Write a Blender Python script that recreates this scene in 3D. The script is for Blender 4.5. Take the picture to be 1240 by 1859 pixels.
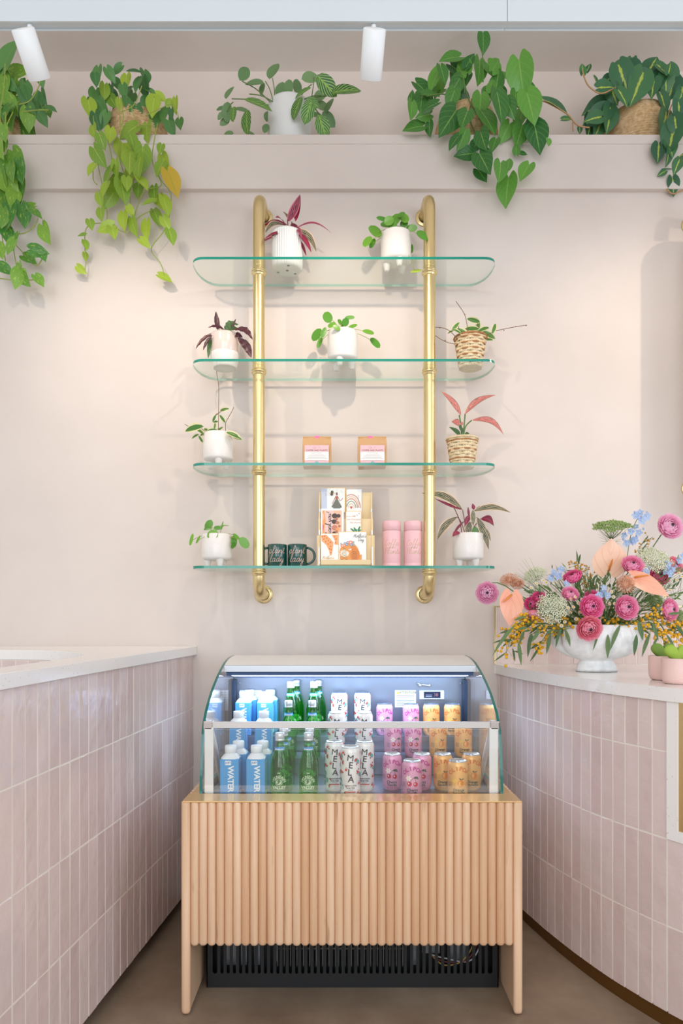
import bpy, bmesh, math, random
from mathutils import Vector, Matrix
random.seed(7)
PI = math.pi
SC = bpy.context.scene
COL = SC.collection
for o in list(bpy.data.objects):
    bpy.data.objects.remove(o)

# ------------------------------------------------------------------ camera
FP = 1240.0            # focal length in pixels of the 1240x1859 frame
VX, VY = 622.0, 1121.0 # principal point
CD, CH = 3.024, 1.23   # distance to the back wall, lens height
cam = bpy.data.cameras.new('camera')
cam.sensor_fit = 'VERTICAL'; cam.sensor_height = 36.0; cam.sensor_width = 24.0
cam.lens = FP / 1859 * 36
cam.shift_x = -(VX - 620) / 1859
cam.shift_y = (VY - 929.5) / 1859
cam.clip_start = 0.02
co = bpy.data.objects.new('camera', cam); COL.objects.link(co)
co.location = (0, -CD, CH); co.rotation_euler = (PI/2, 0, 0)
SC.camera = co

# ------------------------------------------------------------------ light
SC.view_settings.view_transform = 'Standard'
SC.view_settings.look = 'None'
SC.view_settings.gamma = 1
SC.view_settings.use_curve_mapping = False
SC.view_settings.exposure = 0.05
w = bpy.data.worlds.new('world'); SC.world = w; w.use_nodes = True
wb = w.node_tree.nodes['Background']
wb.inputs[0].default_value = (0.95, 0.97, 1.0, 1); wb.inputs[1].default_value = 0.82

def area(name, loc, rot, sx, sy, power, col):
    l = bpy.data.lights.new(name, 'AREA'); l.shape = 'RECTANGLE'; l.size = sx; l.size_y = sy
    l.energy = power; l.color = col
    o = bpy.data.objects.new(name, l); COL.objects.link(o); o.location = loc; o.rotation_euler = rot
    return o
area('daylight_shop_window', (-0.9, -6.2, 2.3), (math.radians(88), 0, math.radians(-8)), 2.6, 3.0, 88, (0.86, 0.93, 1.0))
area('daylight_shop_window', (1.9, -6.2, 2.3), (math.radians(88), 0, math.radians(18)), 1.6, 3.0, 42, (0.88, 0.94, 1.0))

area('added_side_light', (3.3, -2.6, 1.7), (0, math.radians(88), 0), 1.3, 1.5, 26, (.72, .82, 1.0))  # added bluish light, unseen, for sparkle on the left counter tiles

# ------------------------------------------------------------------ helpers
def lin(c):
    if isinstance(c, str):
        c = c.lstrip('#'); c = [int(c[i:i+2], 16)/255 for i in (0, 2, 4)]
    return tuple((x/12.92 if x <= .04045 else ((x+.055)/1.055)**2.4) for x in c[:3]) + (1,)

def W(px, py, d):
    return Vector(((px-VX)/FP*d, d-CD, CH-(py-VY)/FP*d))

class NT:
    def __init__(s, m):
        s.t = m.node_tree; s.n = s.t.nodes; s.l = s.t.links
        s.p = s.n.get('Principled BSDF'); s.out = s.n.get('Material Output')
    def new(s, typ, **kw):
        n = s.n.new(typ)
        for k, v in kw.items():
            if k.startswith('i_'):
                key = k[2:]
                key = int(key) if key.isdigit() else key.replace('_', ' ')
                n.inputs[key].default_value = v
            else: setattr(n, k, v)
        return n
    def link(s, a, b): s.l.new(a, b)
    def math(s, op, a, b=None, clamp=False):
        n = s.n.new('ShaderNodeMath'); n.operation = op; n.use_clamp = clamp
        for i, x in enumerate((a, b)):
            if x is None: continue
            if isinstance(x, (int, float)): n.inputs[i].default_value = x
            else: s.l.new(x, n.inputs[i])
        return n.outputs[0]
    def mix(s, f, a, b):
        n = s.n.new('ShaderNodeMix'); n.data_type = 'RGBA'
        for key, x in ((0, f), (6, a), (7, b)):
            if isinstance(x, (int, float, tuple)): n.inputs[key].default_value = x
            else: s.l.new(x, n.inputs[key])
        return n.outputs[2]
    def ramp(s, f, lo, hi):
        n = s.n.new('ShaderNodeMapRange'); n.inputs[1].default_value = lo; n.inputs[2].default_value = hi
        s.l.new(f, n.inputs[0]); return n.outputs[0]
    def noise(s, scale, detail=3, coord='Object', sc=(1, 1, 1), rough=.5):
        tc = s.n.new('ShaderNodeTexCoord'); mp = s.n.new('ShaderNodeMapping'); mp.inputs['Scale'].default_value = sc
        s.l.new(tc.outputs[coord], mp.inputs[0])
        n = s.n.new('ShaderNodeTexNoise'); n.inputs['Scale'].default_value = scale; n.inputs['Detail'].default_value = detail
        n.inputs['Roughness'].default_value = rough
        s.l.new(mp.outputs[0], n.inputs[0]); return n.outputs['Fac']
    def bump(s, h, strength=.2, dist=.01):
        n = s.n.new('ShaderNodeBump'); n.inputs['Strength'].default_value = strength; n.inputs['Distance'].default_value = dist
        s.l.new(h, n.inputs['Height']); s.l.new(n.outputs[0], s.p.inputs['Normal'])

MATS = {}
def mat(name, col, rough=.5, metal=0, spec=.5, emit=None, estr=0, coat=0):
    if name in MATS: return MATS[name]
    m = bpy.data.materials.new(name); m.use_nodes = True
    p = m.node_tree.nodes['Principled BSDF']
    p.inputs['Base Color'].default_value = lin(col); p.inputs['Roughness'].default_value = rough
    p.inputs['Metallic'].default_value = metal; p.inputs['Specular IOR Level'].default_value = spec
    p.inputs['Coat Weight'].default_value = coat; p.inputs['Coat Roughness'].default_value = .08
    if emit: p.inputs['Emission Color'].default_value = lin(emit); p.inputs['Emission Strength'].default_value = estr
    MATS[name] = m; return m

def glassy(name, tint, edge=.04, rough=.0, power=5):
    """thin clear glass: light passes straight, the surface mirrors more at glancing angles"""
    m = bpy.data.materials.new(name); m.use_nodes = True; t = NT(m)
    tr = t.new('ShaderNodeBsdfTransparent'); tr.inputs[0].default_value = tint
    gl = t.new('ShaderNodeBsdfGlossy'); gl.inputs['Roughness'].default_value = rough; gl.inputs[0].default_value = (1, 1, 1, 1)
    lw = t.new('ShaderNodeLayerWeight'); lw.inputs[0].default_value = .5
    f = t.math('POWER', lw.outputs['Facing'], power); f = t.math('MULTIPLY', f, 1-edge); f = t.math('ADD', f, edge, True)
    mx = t.new('ShaderNodeMixShader'); t.link(f, mx.inputs[0]); t.link(tr.outputs[0], mx.inputs[1]); t.link(gl.outputs[0], mx.inputs[2])
    t.link(mx.outputs[0], t.out.inputs[0]); MATS[name] = m; return m

class MB:
    """collects shapes in world space (or local, with the root at the origin)"""
    def __init__(s): s.v = []; s.f = []; s.m = []; s.uv = []; s.sm = []
    def add(s, vs, fs, mi=0, uvs=None, smooth=False):
        o = len(s.v); s.v += [tuple(v) for v in vs]
        for k, f in enumerate(fs):
            s.f.append([o+i for i in f]); s.m.append(mi); s.sm.append(smooth)
            s.uv.append([uvs[i] for i in f] if uvs else None)
    def box(s, x0, x1, y0, y1, z0, z1, mi=0):
        v = [(x, y, z) for x in (x0, x1) for y in (y0, y1) for z in (z0, z1)]
        s.add(v, [(0,1,3,2),(4,6,7,5),(0,4,5,1),(2,3,7,6),(0,2,6,4),(1,5,7,3)], mi)
        return s
    def obox(s, c, X, Y, Z, mi=0):
        """oriented box: centre and half-extent vectors"""
        c = Vector(c); X = Vector(X); Y = Vector(Y); Z = Vector(Z)
        v = [c+X*i+Y*j+Z*k for i in (-1, 1) for j in (-1, 1) for k in (-1, 1)]
        s.add(v, [(0,1,3,2),(4,6,7,5),(0,4,5,1),(2,3,7,6),(0,2,6,4),(1,5,7,3)], mi); return s
    def lathe(s, prof, c=(0,0,0), n=40, mi=0, rf=None, cap=False, sx=1, sy=1, smooth=True, axis=None):
        c = Vector(c); vs = []; us = []
        for j, (r, z) in enumerate(prof):
            for i in range(n):
                a = 2*PI*i/n; rr = r*(rf(a, z) if rf else 1)
                p = Vector((rr*math.cos(a)*sx, rr*math.sin(a)*sy, z))
                if axis is not None: p = axis @ p
                vs.append(c+p); us.append((i/n, j/max(1, len(prof)-1)))
        fs = []
        for j in range(len(prof)-1):
            for i in range(n):
                k = (i+1) % n
                fs.append((j*n+i, j*n+k, (j+1)*n+k, (j+1)*n+i))
        s.add(vs, fs, mi, us, smooth)
        if cap:
            s.add([vs[i] for i in range(n)], [tuple(reversed(range(n)))], mi)
            s.add([vs[(len(prof)-1)*n+i] for i in range(n)], [tuple(range(n))], mi)
        return s
    def tube(s, pts, r, n=8, mi=0, cap=True):
        pts = [Vector(p) for p in pts]
        rs = r if isinstance(r, (list, tuple)) else [r]*len(pts)
        t0 = (pts[1]-pts[0]).normalized(); up = Vector((0, 0, 1)) if abs(t0.z) < .9 else Vector((1, 0, 0))
        a = t0.cross(up).normalized(); vs = []
        for i, p in enumerate(pts):
            t = (pts[min(i+1, len(pts)-1)]-pts[max(i-1, 0)])
            t = t.normalized() if t.length > 1e-9 else t0
            a = (a - t*a.dot(t)); a = a.normalized() if a.length > 1e-6 else t.orthogonal().normalized()
            b = t.cross(a)
            for k in range(n):
                q = 2*PI*k/n; vs.append(p+(a*math.cos(q)+b*math.sin(q))*rs[i])
        fs = []
        for i in range(len(pts)-1):
            for k in range(n):
                l = (k+1) % n; fs.append((i*n+k, i*n+l, (i+1)*n+l, (i+1)*n+k))
        if cap:
            fs.append(tuple(reversed(range(n)))); fs.append(tuple((len(pts)-1)*n+k for k in range(n)))
        s.add(vs, fs, mi, None, True); return s
    def ball(s, c, r, mi=0, nu=8, nv=6, sc=(1, 1, 1)):
        c = Vector(c); vs = [c+Vector((0, 0, -r*sc[2]))]
        for j in range(1, nv):
            ph = PI*j/nv
            for i in range(nu):
                a = 2*PI*i/nu
                vs.append(c+Vector((r*sc[0]*math.sin(ph)*math.cos(a), r*sc[1]*math.sin(ph)*math.sin(a), -r*sc[2]*math.cos(ph))))
        vs.append(c+Vector((0, 0, r*sc[2]))); fs = []
        for i in range(nu): fs.append((0, 1+(i+1) % nu, 1+i))
        for j in range(nv-2):
            for i in range(nu):
                k = (i+1) % nu; fs.append((1+j*nu+i, 1+j*nu+k, 1+(j+1)*nu+k, 1+(j+1)*nu+i))
        e = len(vs)-1
        for i in range(nu): fs.append((e, 1+(nv-2)*nu+i, 1+(nv-2)*nu+(i+1) % nu))
        s.add(vs, fs, mi, None, True); return s
    def prism(s, poly, y0, y1, mi=0, ax='y', mi_side=None):
        """poly in 2-D extruded along an axis: 'y' -> (x,z), 'z' -> (x,y), 'x' -> (y,z)"""
        n = len(poly)
        def P(p, t): return {'y': (p[0], t, p[1]), 'z': (p[0], p[1], t), 'x': (t, p[0], p[1])}[ax]
        vs = [P(p, y0) for p in poly]+[P(p, y1) for p in poly]
        s.add(vs, [tuple(range(n)), tuple(reversed(range(n, 2*n)))], mi)
        s.add(vs, [(i, i+n, (i+1) % n+n, (i+1) % n) for i in range(n)], mi if mi_side is None else mi_side)
        return s
    def build(s, name, mats, parent=None, bevel=0, smooth=None, fix=True):
        if not isinstance(mats, (list, tuple)): mats = [mats]
        me = bpy.data.meshes.new(name)
        o0 = Vector((0, 0, 0))
        if parent is not None:
            q = parent
            while q is not None: o0 = o0+q.location; q = q.parent
        me.from_pydata([(v[0]-o0.x, v[1]-o0.y, v[2]-o0.z) for v in s.v], [], s.f)
        for m in mats: me.materials.append(m)
        me.polygons.foreach_set('material_index', s.m)
        me.polygons.foreach_set('use_smooth', s.sm if smooth is None else [smooth]*len(s.f))
        if any(u for u in s.uv):
            ul = me.uv_layers.new(name='UVMap'); k = 0
            for fi, f in enumerate(s.f):
                for j in range(len(f)):
                    if s.uv[fi]: ul.data[k].uv = s.uv[fi][j]
                    k += 1
        if fix:
            bm = bmesh.new(); bm.from_mesh(me); bmesh.ops.recalc_face_normals(bm, faces=bm.faces); bm.to_mesh(me); bm.free()
        me.update()
        o = bpy.data.objects.new(name, me); COL.objects.link(o)
        if parent is not None: o.parent = parent
        if bevel:
            b = o.modifiers.new('bevel', 'BEVEL'); b.width = bevel; b.segments = 2; b.limit_method = 'ANGLE'; b.angle_limit = math.radians(40)
        return o

def tag(o, label, cat, group=None, kind=None):
    o['label'] = label; o['category'] = cat
    if group: o['group'] = group
    if kind: o['kind'] = kind
    return o
def thing(name, label, cat, loc=(0, 0, 0), group=None):
    o = bpy.data.objects.new(name, None); COL.objects.link(o); o.location = loc; o.empty_display_size = .05
    return tag(o, label, cat, group)
def structure(o): o['kind'] = 'structure'; return o
def copy_tree(o, parent=None):
    c = o.copy(); COL.objects.link(c); c.parent = parent
    for ch in [x for x in bpy.data.objects if x.parent == o and x != c]: copy_tree(ch, c)
    return c
def catmull(P, n=8):
    P = [Vector(p) for p in P]; out = []
    for i in range(len(P)-1):
        a = P[max(i-1, 0)]; b = P[i]; c = P[i+1]; d = P[min(i+2, len(P)-1)]
        for k in range(n):
            t = k/n
            out.append(.5*((2*b)+(c-a)*t+(2*a-5*b+4*c-d)*t*t+(3*b-a-3*c+d)*t**3))
    out.append(P[-1]); return out

# ---- flat artwork: polygons in 2-D laid on a surface through a mapping
TXT = {}
def text_geo(body, size, shear=0, bold=0, space=1, align='CENTER'):
    key = (body, size, shear, bold, space, align)
    if key in TXT: return TXT[key]
    c = bpy.data.curves.new('t', 'FONT'); c.body = body; c.size = size; c.shear = shear; c.offset = 0 if 'M' in body else bold
    c.space_character = space; c.align_x = align; c.align_y = 'CENTER'; c.resolution_u = 2
    o = bpy.data.objects.new('t', c); COL.objects.link(o)
    bpy.context.view_layer.update()
    me = bpy.data.meshes.new_from_object(o.evaluated_get(bpy.context.evaluated_depsgraph_get()))
    r = ([(v.co.x, v.co.y) for v in me.vertices], [tuple(p.vertices) for p in me.polygons])
    bpy.data.objects.remove(o); bpy.data.meshes.remove(me); bpy.data.curves.remove(c)
    TXT[key] = r; return r
def fine(vs, fs, w):
    """split long triangles so that lettering can bend round a can"""
    vs = list(vs); out = []; mid = {}
    st = [(f[0], f[i], f[i+1]) for f in fs for i in range(1, len(f)-1)]
    def M(a, b):
        k = (min(a, b), max(a, b))
        if k not in mid: mid[k] = len(vs); vs.append(((vs[a][0]+vs[b][0])/2, (vs[a][1]+vs[b][1])/2))
        return mid[k]
    while st:
        a, b, c = st.pop(); E = sorted(((math.dist(vs[p], vs[q]), p, q, r) for p, q, r in ((a, b, c), (b, c, a), (c, a, b))), reverse=True)[0]
        if E[0] > w: m = M(E[1], E[2]); st += [(E[1], m, E[3]), (m, E[2], E[3])]
        else: out.append((a, b, c))
    return vs, out
class Art:
    def __init__(s, fn): s.fn = fn; s.mb = MB(); s.L = 0
    def up(s): s.L += 1; return s
    def _add(s, vs, fs, mi): s.mb.add([s.fn(u, v, s.L) for u, v in vs], fs, mi); s.L += .1
    def poly(s, pts, mi): s._add(pts, [tuple(range(len(pts)))], mi); return s
    def rect(s, u0, v0, u1, v1, mi, n=1):
        vs = []; fs = []
        for i in range(n+1): vs += [(u0+(u1-u0)*i/n, v0), (u0+(u1-u0)*i/n, v1)]
        for i in range(n): fs.append((2*i, 2*i+2, 2*i+3, 2*i+1))
        s._add(vs, fs, mi); return s
    def ell(s, u, v, a, b, mi, rot=0, n=14):
        c, d = math.cos(rot), math.sin(rot)
        return s.poly([(u+a*math.cos(t)*c-b*math.sin(t)*d, v+a*math.cos(t)*d+b*math.sin(t)*c) for t in [2*PI*i/n for i in range(n)]], mi)
    def stroke(s, pts, w, mi):
        P = [Vector((p[0], p[1])) for p in pts]; vs = []
        for i, p in enumerate(P):
            t = P[min(i+1, len(P)-1)]-P[max(i-1, 0)]
            t = t.normalized() if t.length > 1e-9 else Vector((1, 0)); q = Vector((-t.y, t.x))*w/2
            vs += [tuple(p-q), tuple(p+q)]
        s._add(vs, [(2*i, 2*i+2, 2*i+3, 2*i+1) for i in range(len(P)-1)], mi); return s
    def ring(s, u, v, r, w, mi, a0=0, a1=2*PI, n=18, ry=None):
        ry = ry or r
        return s.stroke([(u+r*math.cos(a0+(a1-a0)*i/n), v+ry*math.sin(a0+(a1-a0)*i/n)) for i in range(n+1)], w, mi)
    def text(s, body, u, v, size, mi, rot=0, **kw):
        vs, fs = fine(*text_geo(body, size, **kw), .005); c, d = math.cos(rot), math.sin(rot)
        s._add([(u+x*c-y*d, v+x*d+y*c) for x, y in vs], fs, mi); return s
    def arc_text(s, body, u, v, r, size, mi, step, a_mid=PI/2, **kw):
        n = len(body)
        for i, ch in enumerate(body):
            if ch == ' ': continue
            a = a_mid-(i-(n-1)/2)*step
            s.text(ch, u+r*math.cos(a), v+r*math.sin(a), size, mi, rot=a-PI/2, **kw)
        return s
    def script(s, word, u, v, size, mi, wd, slant=.25):
        """joined handwriting, centred on (u, v)"""
        x = 0; strokes = []
        for ch in word:
            g = GLY.get(ch)
            if g is None: x += .5; continue
            wdt, paths = g
            for p in paths:
                strokes.append([(x+a+b*slant, b) for a, b in p])
            x += wdt
        for p in strokes:
            q = catmull([(a, b, 0) for a, b in p], 4)
            s.stroke([(u+(k.x-x/2)*size, v+(k.y-.3)*size) for k in q], wd, mi)
        return s
GLY = {
 'p': (.62, [[(0,.1),(.12,.5),(.08,-.1),(.04,-.6)], [(.08,.2),(.2,.52),(.42,.5),(.44,.2),(.26,0),(.1,.12)], [(.26,0),(.5,.05),(.62,.12)]]),
 'l': (.4, [[(0,.1),(.25,.6),(.3,1.1),(.16,1.1),(.12,.5),(.14,.05),(.28,0),(.4,.12)]]),
 'a': (.6, [[(.42,.4),(.28,.52),(.1,.36),(.1,.1),(.24,0),(.4,.2),(.44,.5),(.42,.15),(.5,0),(.6,.12)]]),
 'n': (.62, [[(0,.12),(.1,.5),(.1,0),(.16,.3),(.32,.52),(.42,.4),(.4,.1),(.5,0),(.62,.12)]]),
 't': (.42, [[(0,.12),(.16,.6),(.2,.98),(.16,.4),(.16,.08),(.26,0),(.42,.12)], [(.02,.66),(.36,.7)]]),
 'd': (.62, [[(.4,.4),(.26,.52),(.1,.36),(.1,.1),(.22,0),(.38,.2),(.46,.7),(.48,1.1),(.44,.5),(.44,.1),(.52,0),(.62,.12)]]),
 'y': (.56, [[(0,.12),(.1,.5),(.1,.15),(.22,.02),(.36,.2),(.42,.5),(.4,0),(.32,-.5),(.16,-.55),(.14,-.3),(.4,0),(.56,.12)]]),
 's': (.42, [[(0,.08),(.22,.5),(.28,.2),(.2,0),(.06,.06)], [(.2,0),(.42,.12)]]),
 'o': (.52, [[(.36,.42),(.2,.52),(.08,.3),(.16,.02),(.34,.06),(.4,.3),(.3,.5),(.36,.36),(.52,.4)]]),
 'f': (.46, [[(0,.12),(.24,.7),(.3,1.1),(.18,1.1),(.14,.4),(.1,-.4),(.02,-.55),(.0,-.3),(.16,0),(.46,.14)]]),
 'e': (.46, [[(0,.12),(.26,.3),(.28,.5),(.14,.48),(.08,.2),(.18,0),(.34,.02),(.46,.14)]]),
 'C': (.62, [[(.56,.85),(.44,1.02),(.2,.85),(.06,.4),(.18,.02),(.42,.02),(.62,.14)]]),
 'P': (.56, [[(.14,.95),(.12,.4),(.06,-.05)], [(0,.8),(.24,1.05),(.52,.9),(.46,.55),(.14,.45)]]),
 'r': (.44, [[(0,.12),(.1,.5),(.12,.6),(.2,.5),(.32,.48),(.28,.1),(.34,0),(.44,.12)]]),
 'M': (.8, [[(0,0),(.14,.95),(.3,.2),(.5,.98),(.6,.1),(.7,0),(.8,.12)]]),
 'D': (.66, [[(.16,.95),(.14,.05)], [(0,.9),(.3,1.02),(.58,.7),(.48,.15),(.08,0)]]),
 'h': (.6, [[(0,.1),(.2,.7),(.26,1.1),(.14,1.1),(.1,0),(.16,.3),(.3,.5),(.4,.36),(.38,.08),(.46,0),(.6,.12)]]),
 'k': (.58, [[(0,.1),(.2,.7),(.26,1.1),(.14,1.1),(.1,0)], [(.4,.5),(.12,.25),(.3,.18),(.42,0),(.58,.12)]]),
 'u': (.6, [[(0,.12),(.1,.5),(.1,.1),(.24,0),(.4,.2),(.44,.5),(.42,.1),(.5,0),(.6,.12)]]),
 'T': (.5, [[(.24,.9),(.2,0)], [(0,.9),(.5,.98)]]),
 "'": (.16, [[(.08,1.0),(.04,.8)]]),
 '!': (.3, [[(.14,1),(.12,.35)], [(.11,.08),(.11,0)]]),
}
# ------------------------------------------------------------------ surface materials
def plaster(name, c1, c2, rough=.75):
    m = mat(name, c1, rough); t = NT(m)
    a = t.noise(1.1, 5, sc=(1, 1, 1)); b = t.noise(5, 4, rough=.6)
    f = t.math('ADD', t.math('MULTIPLY', t.ramp(a, .3, .7), .65), t.math('MULTIPLY', b, .35), True)
    t.link(t.mix(f, lin(c1), lin(c2)), t.p.inputs['Base Color'])
    t.bump(t.noise(14, 5, rough=.6), .10, .01); return m
M_wall = plaster('limewash plaster', '#e5dad2', '#d0c4bc')
M_white = mat('white painted board', '#eef0f0', .45)
M_beam = mat('white beam paint', '#ced6d9', .35)
M_floor = mat('brown polished concrete', '#94806c', .42); t = NT(M_floor)
a = t.ramp(t.noise(1.6, 6, rough=.65), .3, .75); sc_ = t.ramp(t.noise(9, 3, sc=(1, .12, 1), rough=.7), .66, .72); dirt = t.ramp(t.noise(60, 2), .74, .78)
col = t.mix(a, lin('#7c6754'), lin('#b5a18a')); col = t.mix(t.math('MULTIPLY', sc_, .45), col, lin('#d3c3ae')); col = t.mix(t.math('MULTIPLY', dirt, .5), col, lin('#4b382b'))
t.link(col, t.p.inputs['Base Color']); t.link(t.math('ADD', t.math('MULTIPLY', a, .15), .34), t.p.inputs['Roughness']); t.bump(t.noise(7, 5), .05, .01)
M_quartz = mat('speckled white quartz', '#f5f1ed', .12); t = NT(M_quartz)
v = t.new('ShaderNodeTexVoronoi', i_Scale=90.0); tc = t.new('ShaderNodeTexCoord'); t.link(tc.outputs['Object'], v.inputs['Vector'])
f = t.math('MULTIPLY', t.math('LESS_THAN', v.outputs['Distance'], .17), t.ramp(t.noise(23, 2), .5, .62))
t.link(t.mix(t.math('MULTIPLY', f, .6), lin('#f5f1ed'), lin('#aba399')), t.p.inputs['Base Color'])
M_grout = mat('pale grout', '#f0e9dd', .8)
def tile_mat(name, c1, c2):
    m = mat(name, c1, .16); t = NT(m)
    at = t.new('ShaderNodeAttribute', attribute_name='tint')
    n = t.noise(16, 3, rough=.6)
    f = t.math('ADD', t.math('MULTIPLY', at.outputs['Fac'], .7), t.math('MULTIPLY', n, .3), True)
    t.link(t.mix(f, lin(c1), lin(c2)), t.p.inputs['Base Color'])
    t.link(t.math('ADD', t.math('MULTIPLY', t.noise(10, 2), .12), .08), t.p.inputs['Roughness'])
    t.bump(t.noise(13, 3, rough=.5), .42, .012); return m
M_tile = tile_mat('pink glazed tile', '#e8d7d2', '#d7c0bb')
M_brass = mat('satin brass', '#e8d29c', .3, .95); t = NT(M_brass)
t.link(t.math('ADD', t.math('MULTIPLY', t.noise(40, 3, sc=(1, 1, .04)), .14), .24), t.p.inputs['Roughness'])
M_kick = mat('bronze kick plate', '#7d5a2e', .38, .7)
M_dark = mat('dark recess board', '#2a211c', .8)

# ------------------------------------------------------------------ room shell
m = MB(); m.box(-3.6, 3.6, -5, .01, -.06, 0); structure(m.build('floor', M_floor))
LEDGE, BOXF = 3.347, -.027
m = MB(); m.box(-3.6, 3.6, 0, .12, 0, 3.12); structure(m.build('wall_back', M_wall))
m = MB(); m.box(-3.6, 3.6, BOXF, .12, 3.112, 3.312)
m.box(-3.6, 3.6, -.031, .34, 3.306, LEDGE)
structure(m.build('trim_1', M_wall, bevel=.003))
m = MB(); m.box(-3.6, 3.6, .326, .44, LEDGE-.02, 3.95); structure(m.build('wall_recess', plaster('limewash plaster recess', '#eadbd1', '#dccbc1')))
m = MB(); m.box(-3.6, 3.6, -5, .44, 3.908, 4.0); structure(m.build('ceiling', plaster('ceiling plaster', '#f7f0ea', '#eadfd7')))

# white lighting beam hung across the room, with a stepped underside
m = MB(); yb = 2.03-CD
m.box(-3.4, .489, yb, yb+.007, 3.003, 3.16); m.box(.4905, 3.4, yb, yb+.007, 3.003, 3.16)
m.box(-3.4, 3.4, yb+.007, yb+.034, 3.010, 3.16)
m.box(-3.4, .489, yb+.034, yb+.037, 3.004, 3.05); m.box(.4905, 3.4, yb+.034, yb+.037, 3.004, 3.05)
structure(m.build('trim_2', M_beam, bevel=.001))

def spot(x, aimx, aimz, power, label, sx=1, size=1.65):
    """tilted cylinder head on a stem under the beam"""
    yl = 2.048-CD; zc = 2.918
    r = thing('track_spotlight', label, 'light', (x, yl, 3.02), 'white cylinder spotlights along the beam')
    tilt = -math.atan2(aimx-x, 4.6)*1.0 if abs(aimx-x) > .0 else 0
    ax = Vector((sx, 1.08, -1)).normalized()
    q = Vector((0, 0, -1)).rotation_difference(ax).to_matrix()
    hl, R_ = .060, .0335
    m = MB(); m.lathe([(.0, hl), (R_-.003, hl), (R_, hl-.002), (R_, -hl+.002), (R_-.002, -hl), (R_-.006, -hl), (R_-.007, -hl+.012), (0, -hl+.014)], (x, yl, zc), 40, axis=q)
    hd_ = m.build('head', M_white, r)
    m = MB(); m.tube([(x-sx*.03, yl, 3.02), (x-sx*.035, yl, zc+.05)], .008, 12); m.build('stem', M_white, r)
    m = MB(); m.lathe([(0, -hl+.0115), (R_-.009, -hl+.0115), (R_-.009, -hl+.006)], (x, yl, zc), 24, axis=q)
    m.build('lens', mat('lamp lens', '#fff4e0', .3, emit='#ffe2bb', estr=4), hd_)
    l = bpy.data.lights.new('spot_beam', 'SPOT'); l.energy = power; l.color = (1.0, .83, .66); l.spot_size = size; l.spot_blend = 1.0; l.shadow_soft_size = .018
    o = bpy.data.objects.new('spot_beam', l); COL.objects.link(o); o.parent = r
    p = Vector((x, yl, zc))+ax*(hl+.008)
    o.location = p-r.location
    d = Vector((aimx, 0, aimz))-p
    o.rotation_euler = d.to_track_quat('-Z', 'Y').to_euler()
    return r
spot(-.933, -.86, 2.15, 20, 'white cylinder spotlight hanging from the beam at upper left, above the trailing pothos', .145)
spot(.090, -.02, 2.2, 23, 'white cylinder spotlight hanging from the beam at upper centre, right of the prayer plant', -.10)
spot(1.14, 1.25, 2.1, 9, 'white cylinder spotlight past the right end of the picture', .10)
spot(2.16, 1.5, 2.1, 30, 'white cylinder spotlight farthest along the beam to the right', -.10)

# ------------------------------------------------------------------ tiled counters
def resample(P, step):
    P = [Vector((p[0], p[1], 0)) for p in P]; out = [P[0].copy()]; acc = 0
    for a, b in zip(P, P[1:]):
        L = (b-a).length; t = step-acc
        while t <= L: out.append(a+(b-a)*(t/L)); t += step
        acc = (acc+L) % step if L+acc >= step else acc+L
    return out
def offset(P, d):
    """shift a path sideways, towards its left-hand side when d > 0"""
    out = []
    for i, p in enumerate(P):
        t = (P[min(i+1, len(P)-1)]-P[max(i-1, 0)]).normalized(); out.append(p+Vector((-t.y, t.x, 0))*d)
    return out
def tiles(P, side, rows, gap=.0042, skip=None, thick=.0042, seed=1):
    """upright tiles standing along the path; side = +1 or -1 is the outer side"""
    rnd = random.Random(seed); m = MB(); tint = []
    for i in range(len(P)-1):
        a, b = P[i], P[i+1]; t = (b-a).normalized(); n = Vector((-t.y, t.x, 0))*side
        A = a+t*gap*.5; B = b-t*gap*.5
        for z0, z1 in rows:
            if skip and skip(i, z0, z1): continue
            z0 += gap/2; z1 -= gap/2; e = .0010; h = thick
            j = [rnd.uniform(-.0007, .0007) for _ in range(4)]; dz = rnd.uniform(-.0006, .0006)
            o = [(A, z0), (B, z0), (B, z1), (A, z1)]
            vs = [Vector((p.x, p.y, z+dz)) for p, z in o]
            ins = [(A+t*e, z0+e), (B-t*e, z0+e), (B-t*e, z1-e), (A+t*e, z1-e)]
            vs += [Vector((p.x, p.y, z+dz))+n*(h+k) for (p, z), k in zip(ins, j)]
            vs = vs[:4]+[v+n*(h-.0008) for v in vs[:4]]+vs[4:]
            fs = [(8, 9, 10, 11)]+[(q, (q+1) % 4, 4+(q+1) % 4, 4+q) for q in range(4)]+[(4+q, 4+(q+1) % 4, 8+(q+1) % 4, 8+q) for q in range(4)]
            m.add(vs, fs, 0); c = rnd.random(); tint += [c]*len(fs)
    return m, tint
def build_tiles(m, tint, parent, name='tiles', mt=None):
    o = m.build(name, mt or M_tile, parent)
    at = o.data.attributes.new('tint', 'FLOAT', 'FACE')
    at.data.foreach_set('value', tint); return o
def strip(P, z0, z1, mb, mi=0, back=None):
    Q = back if back else P
    n = len(P); vs = [Vector((p.x, p.y, z0)) for p in P]+[Vector((p.x, p.y, z1)) for p in P]
    mb.add(vs, [(i, i+1, n+i+1, n+i) for i in range(n-1)], mi)

ROWS = [(.052, .312), (.312, .571), (.571, .830)]
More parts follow.
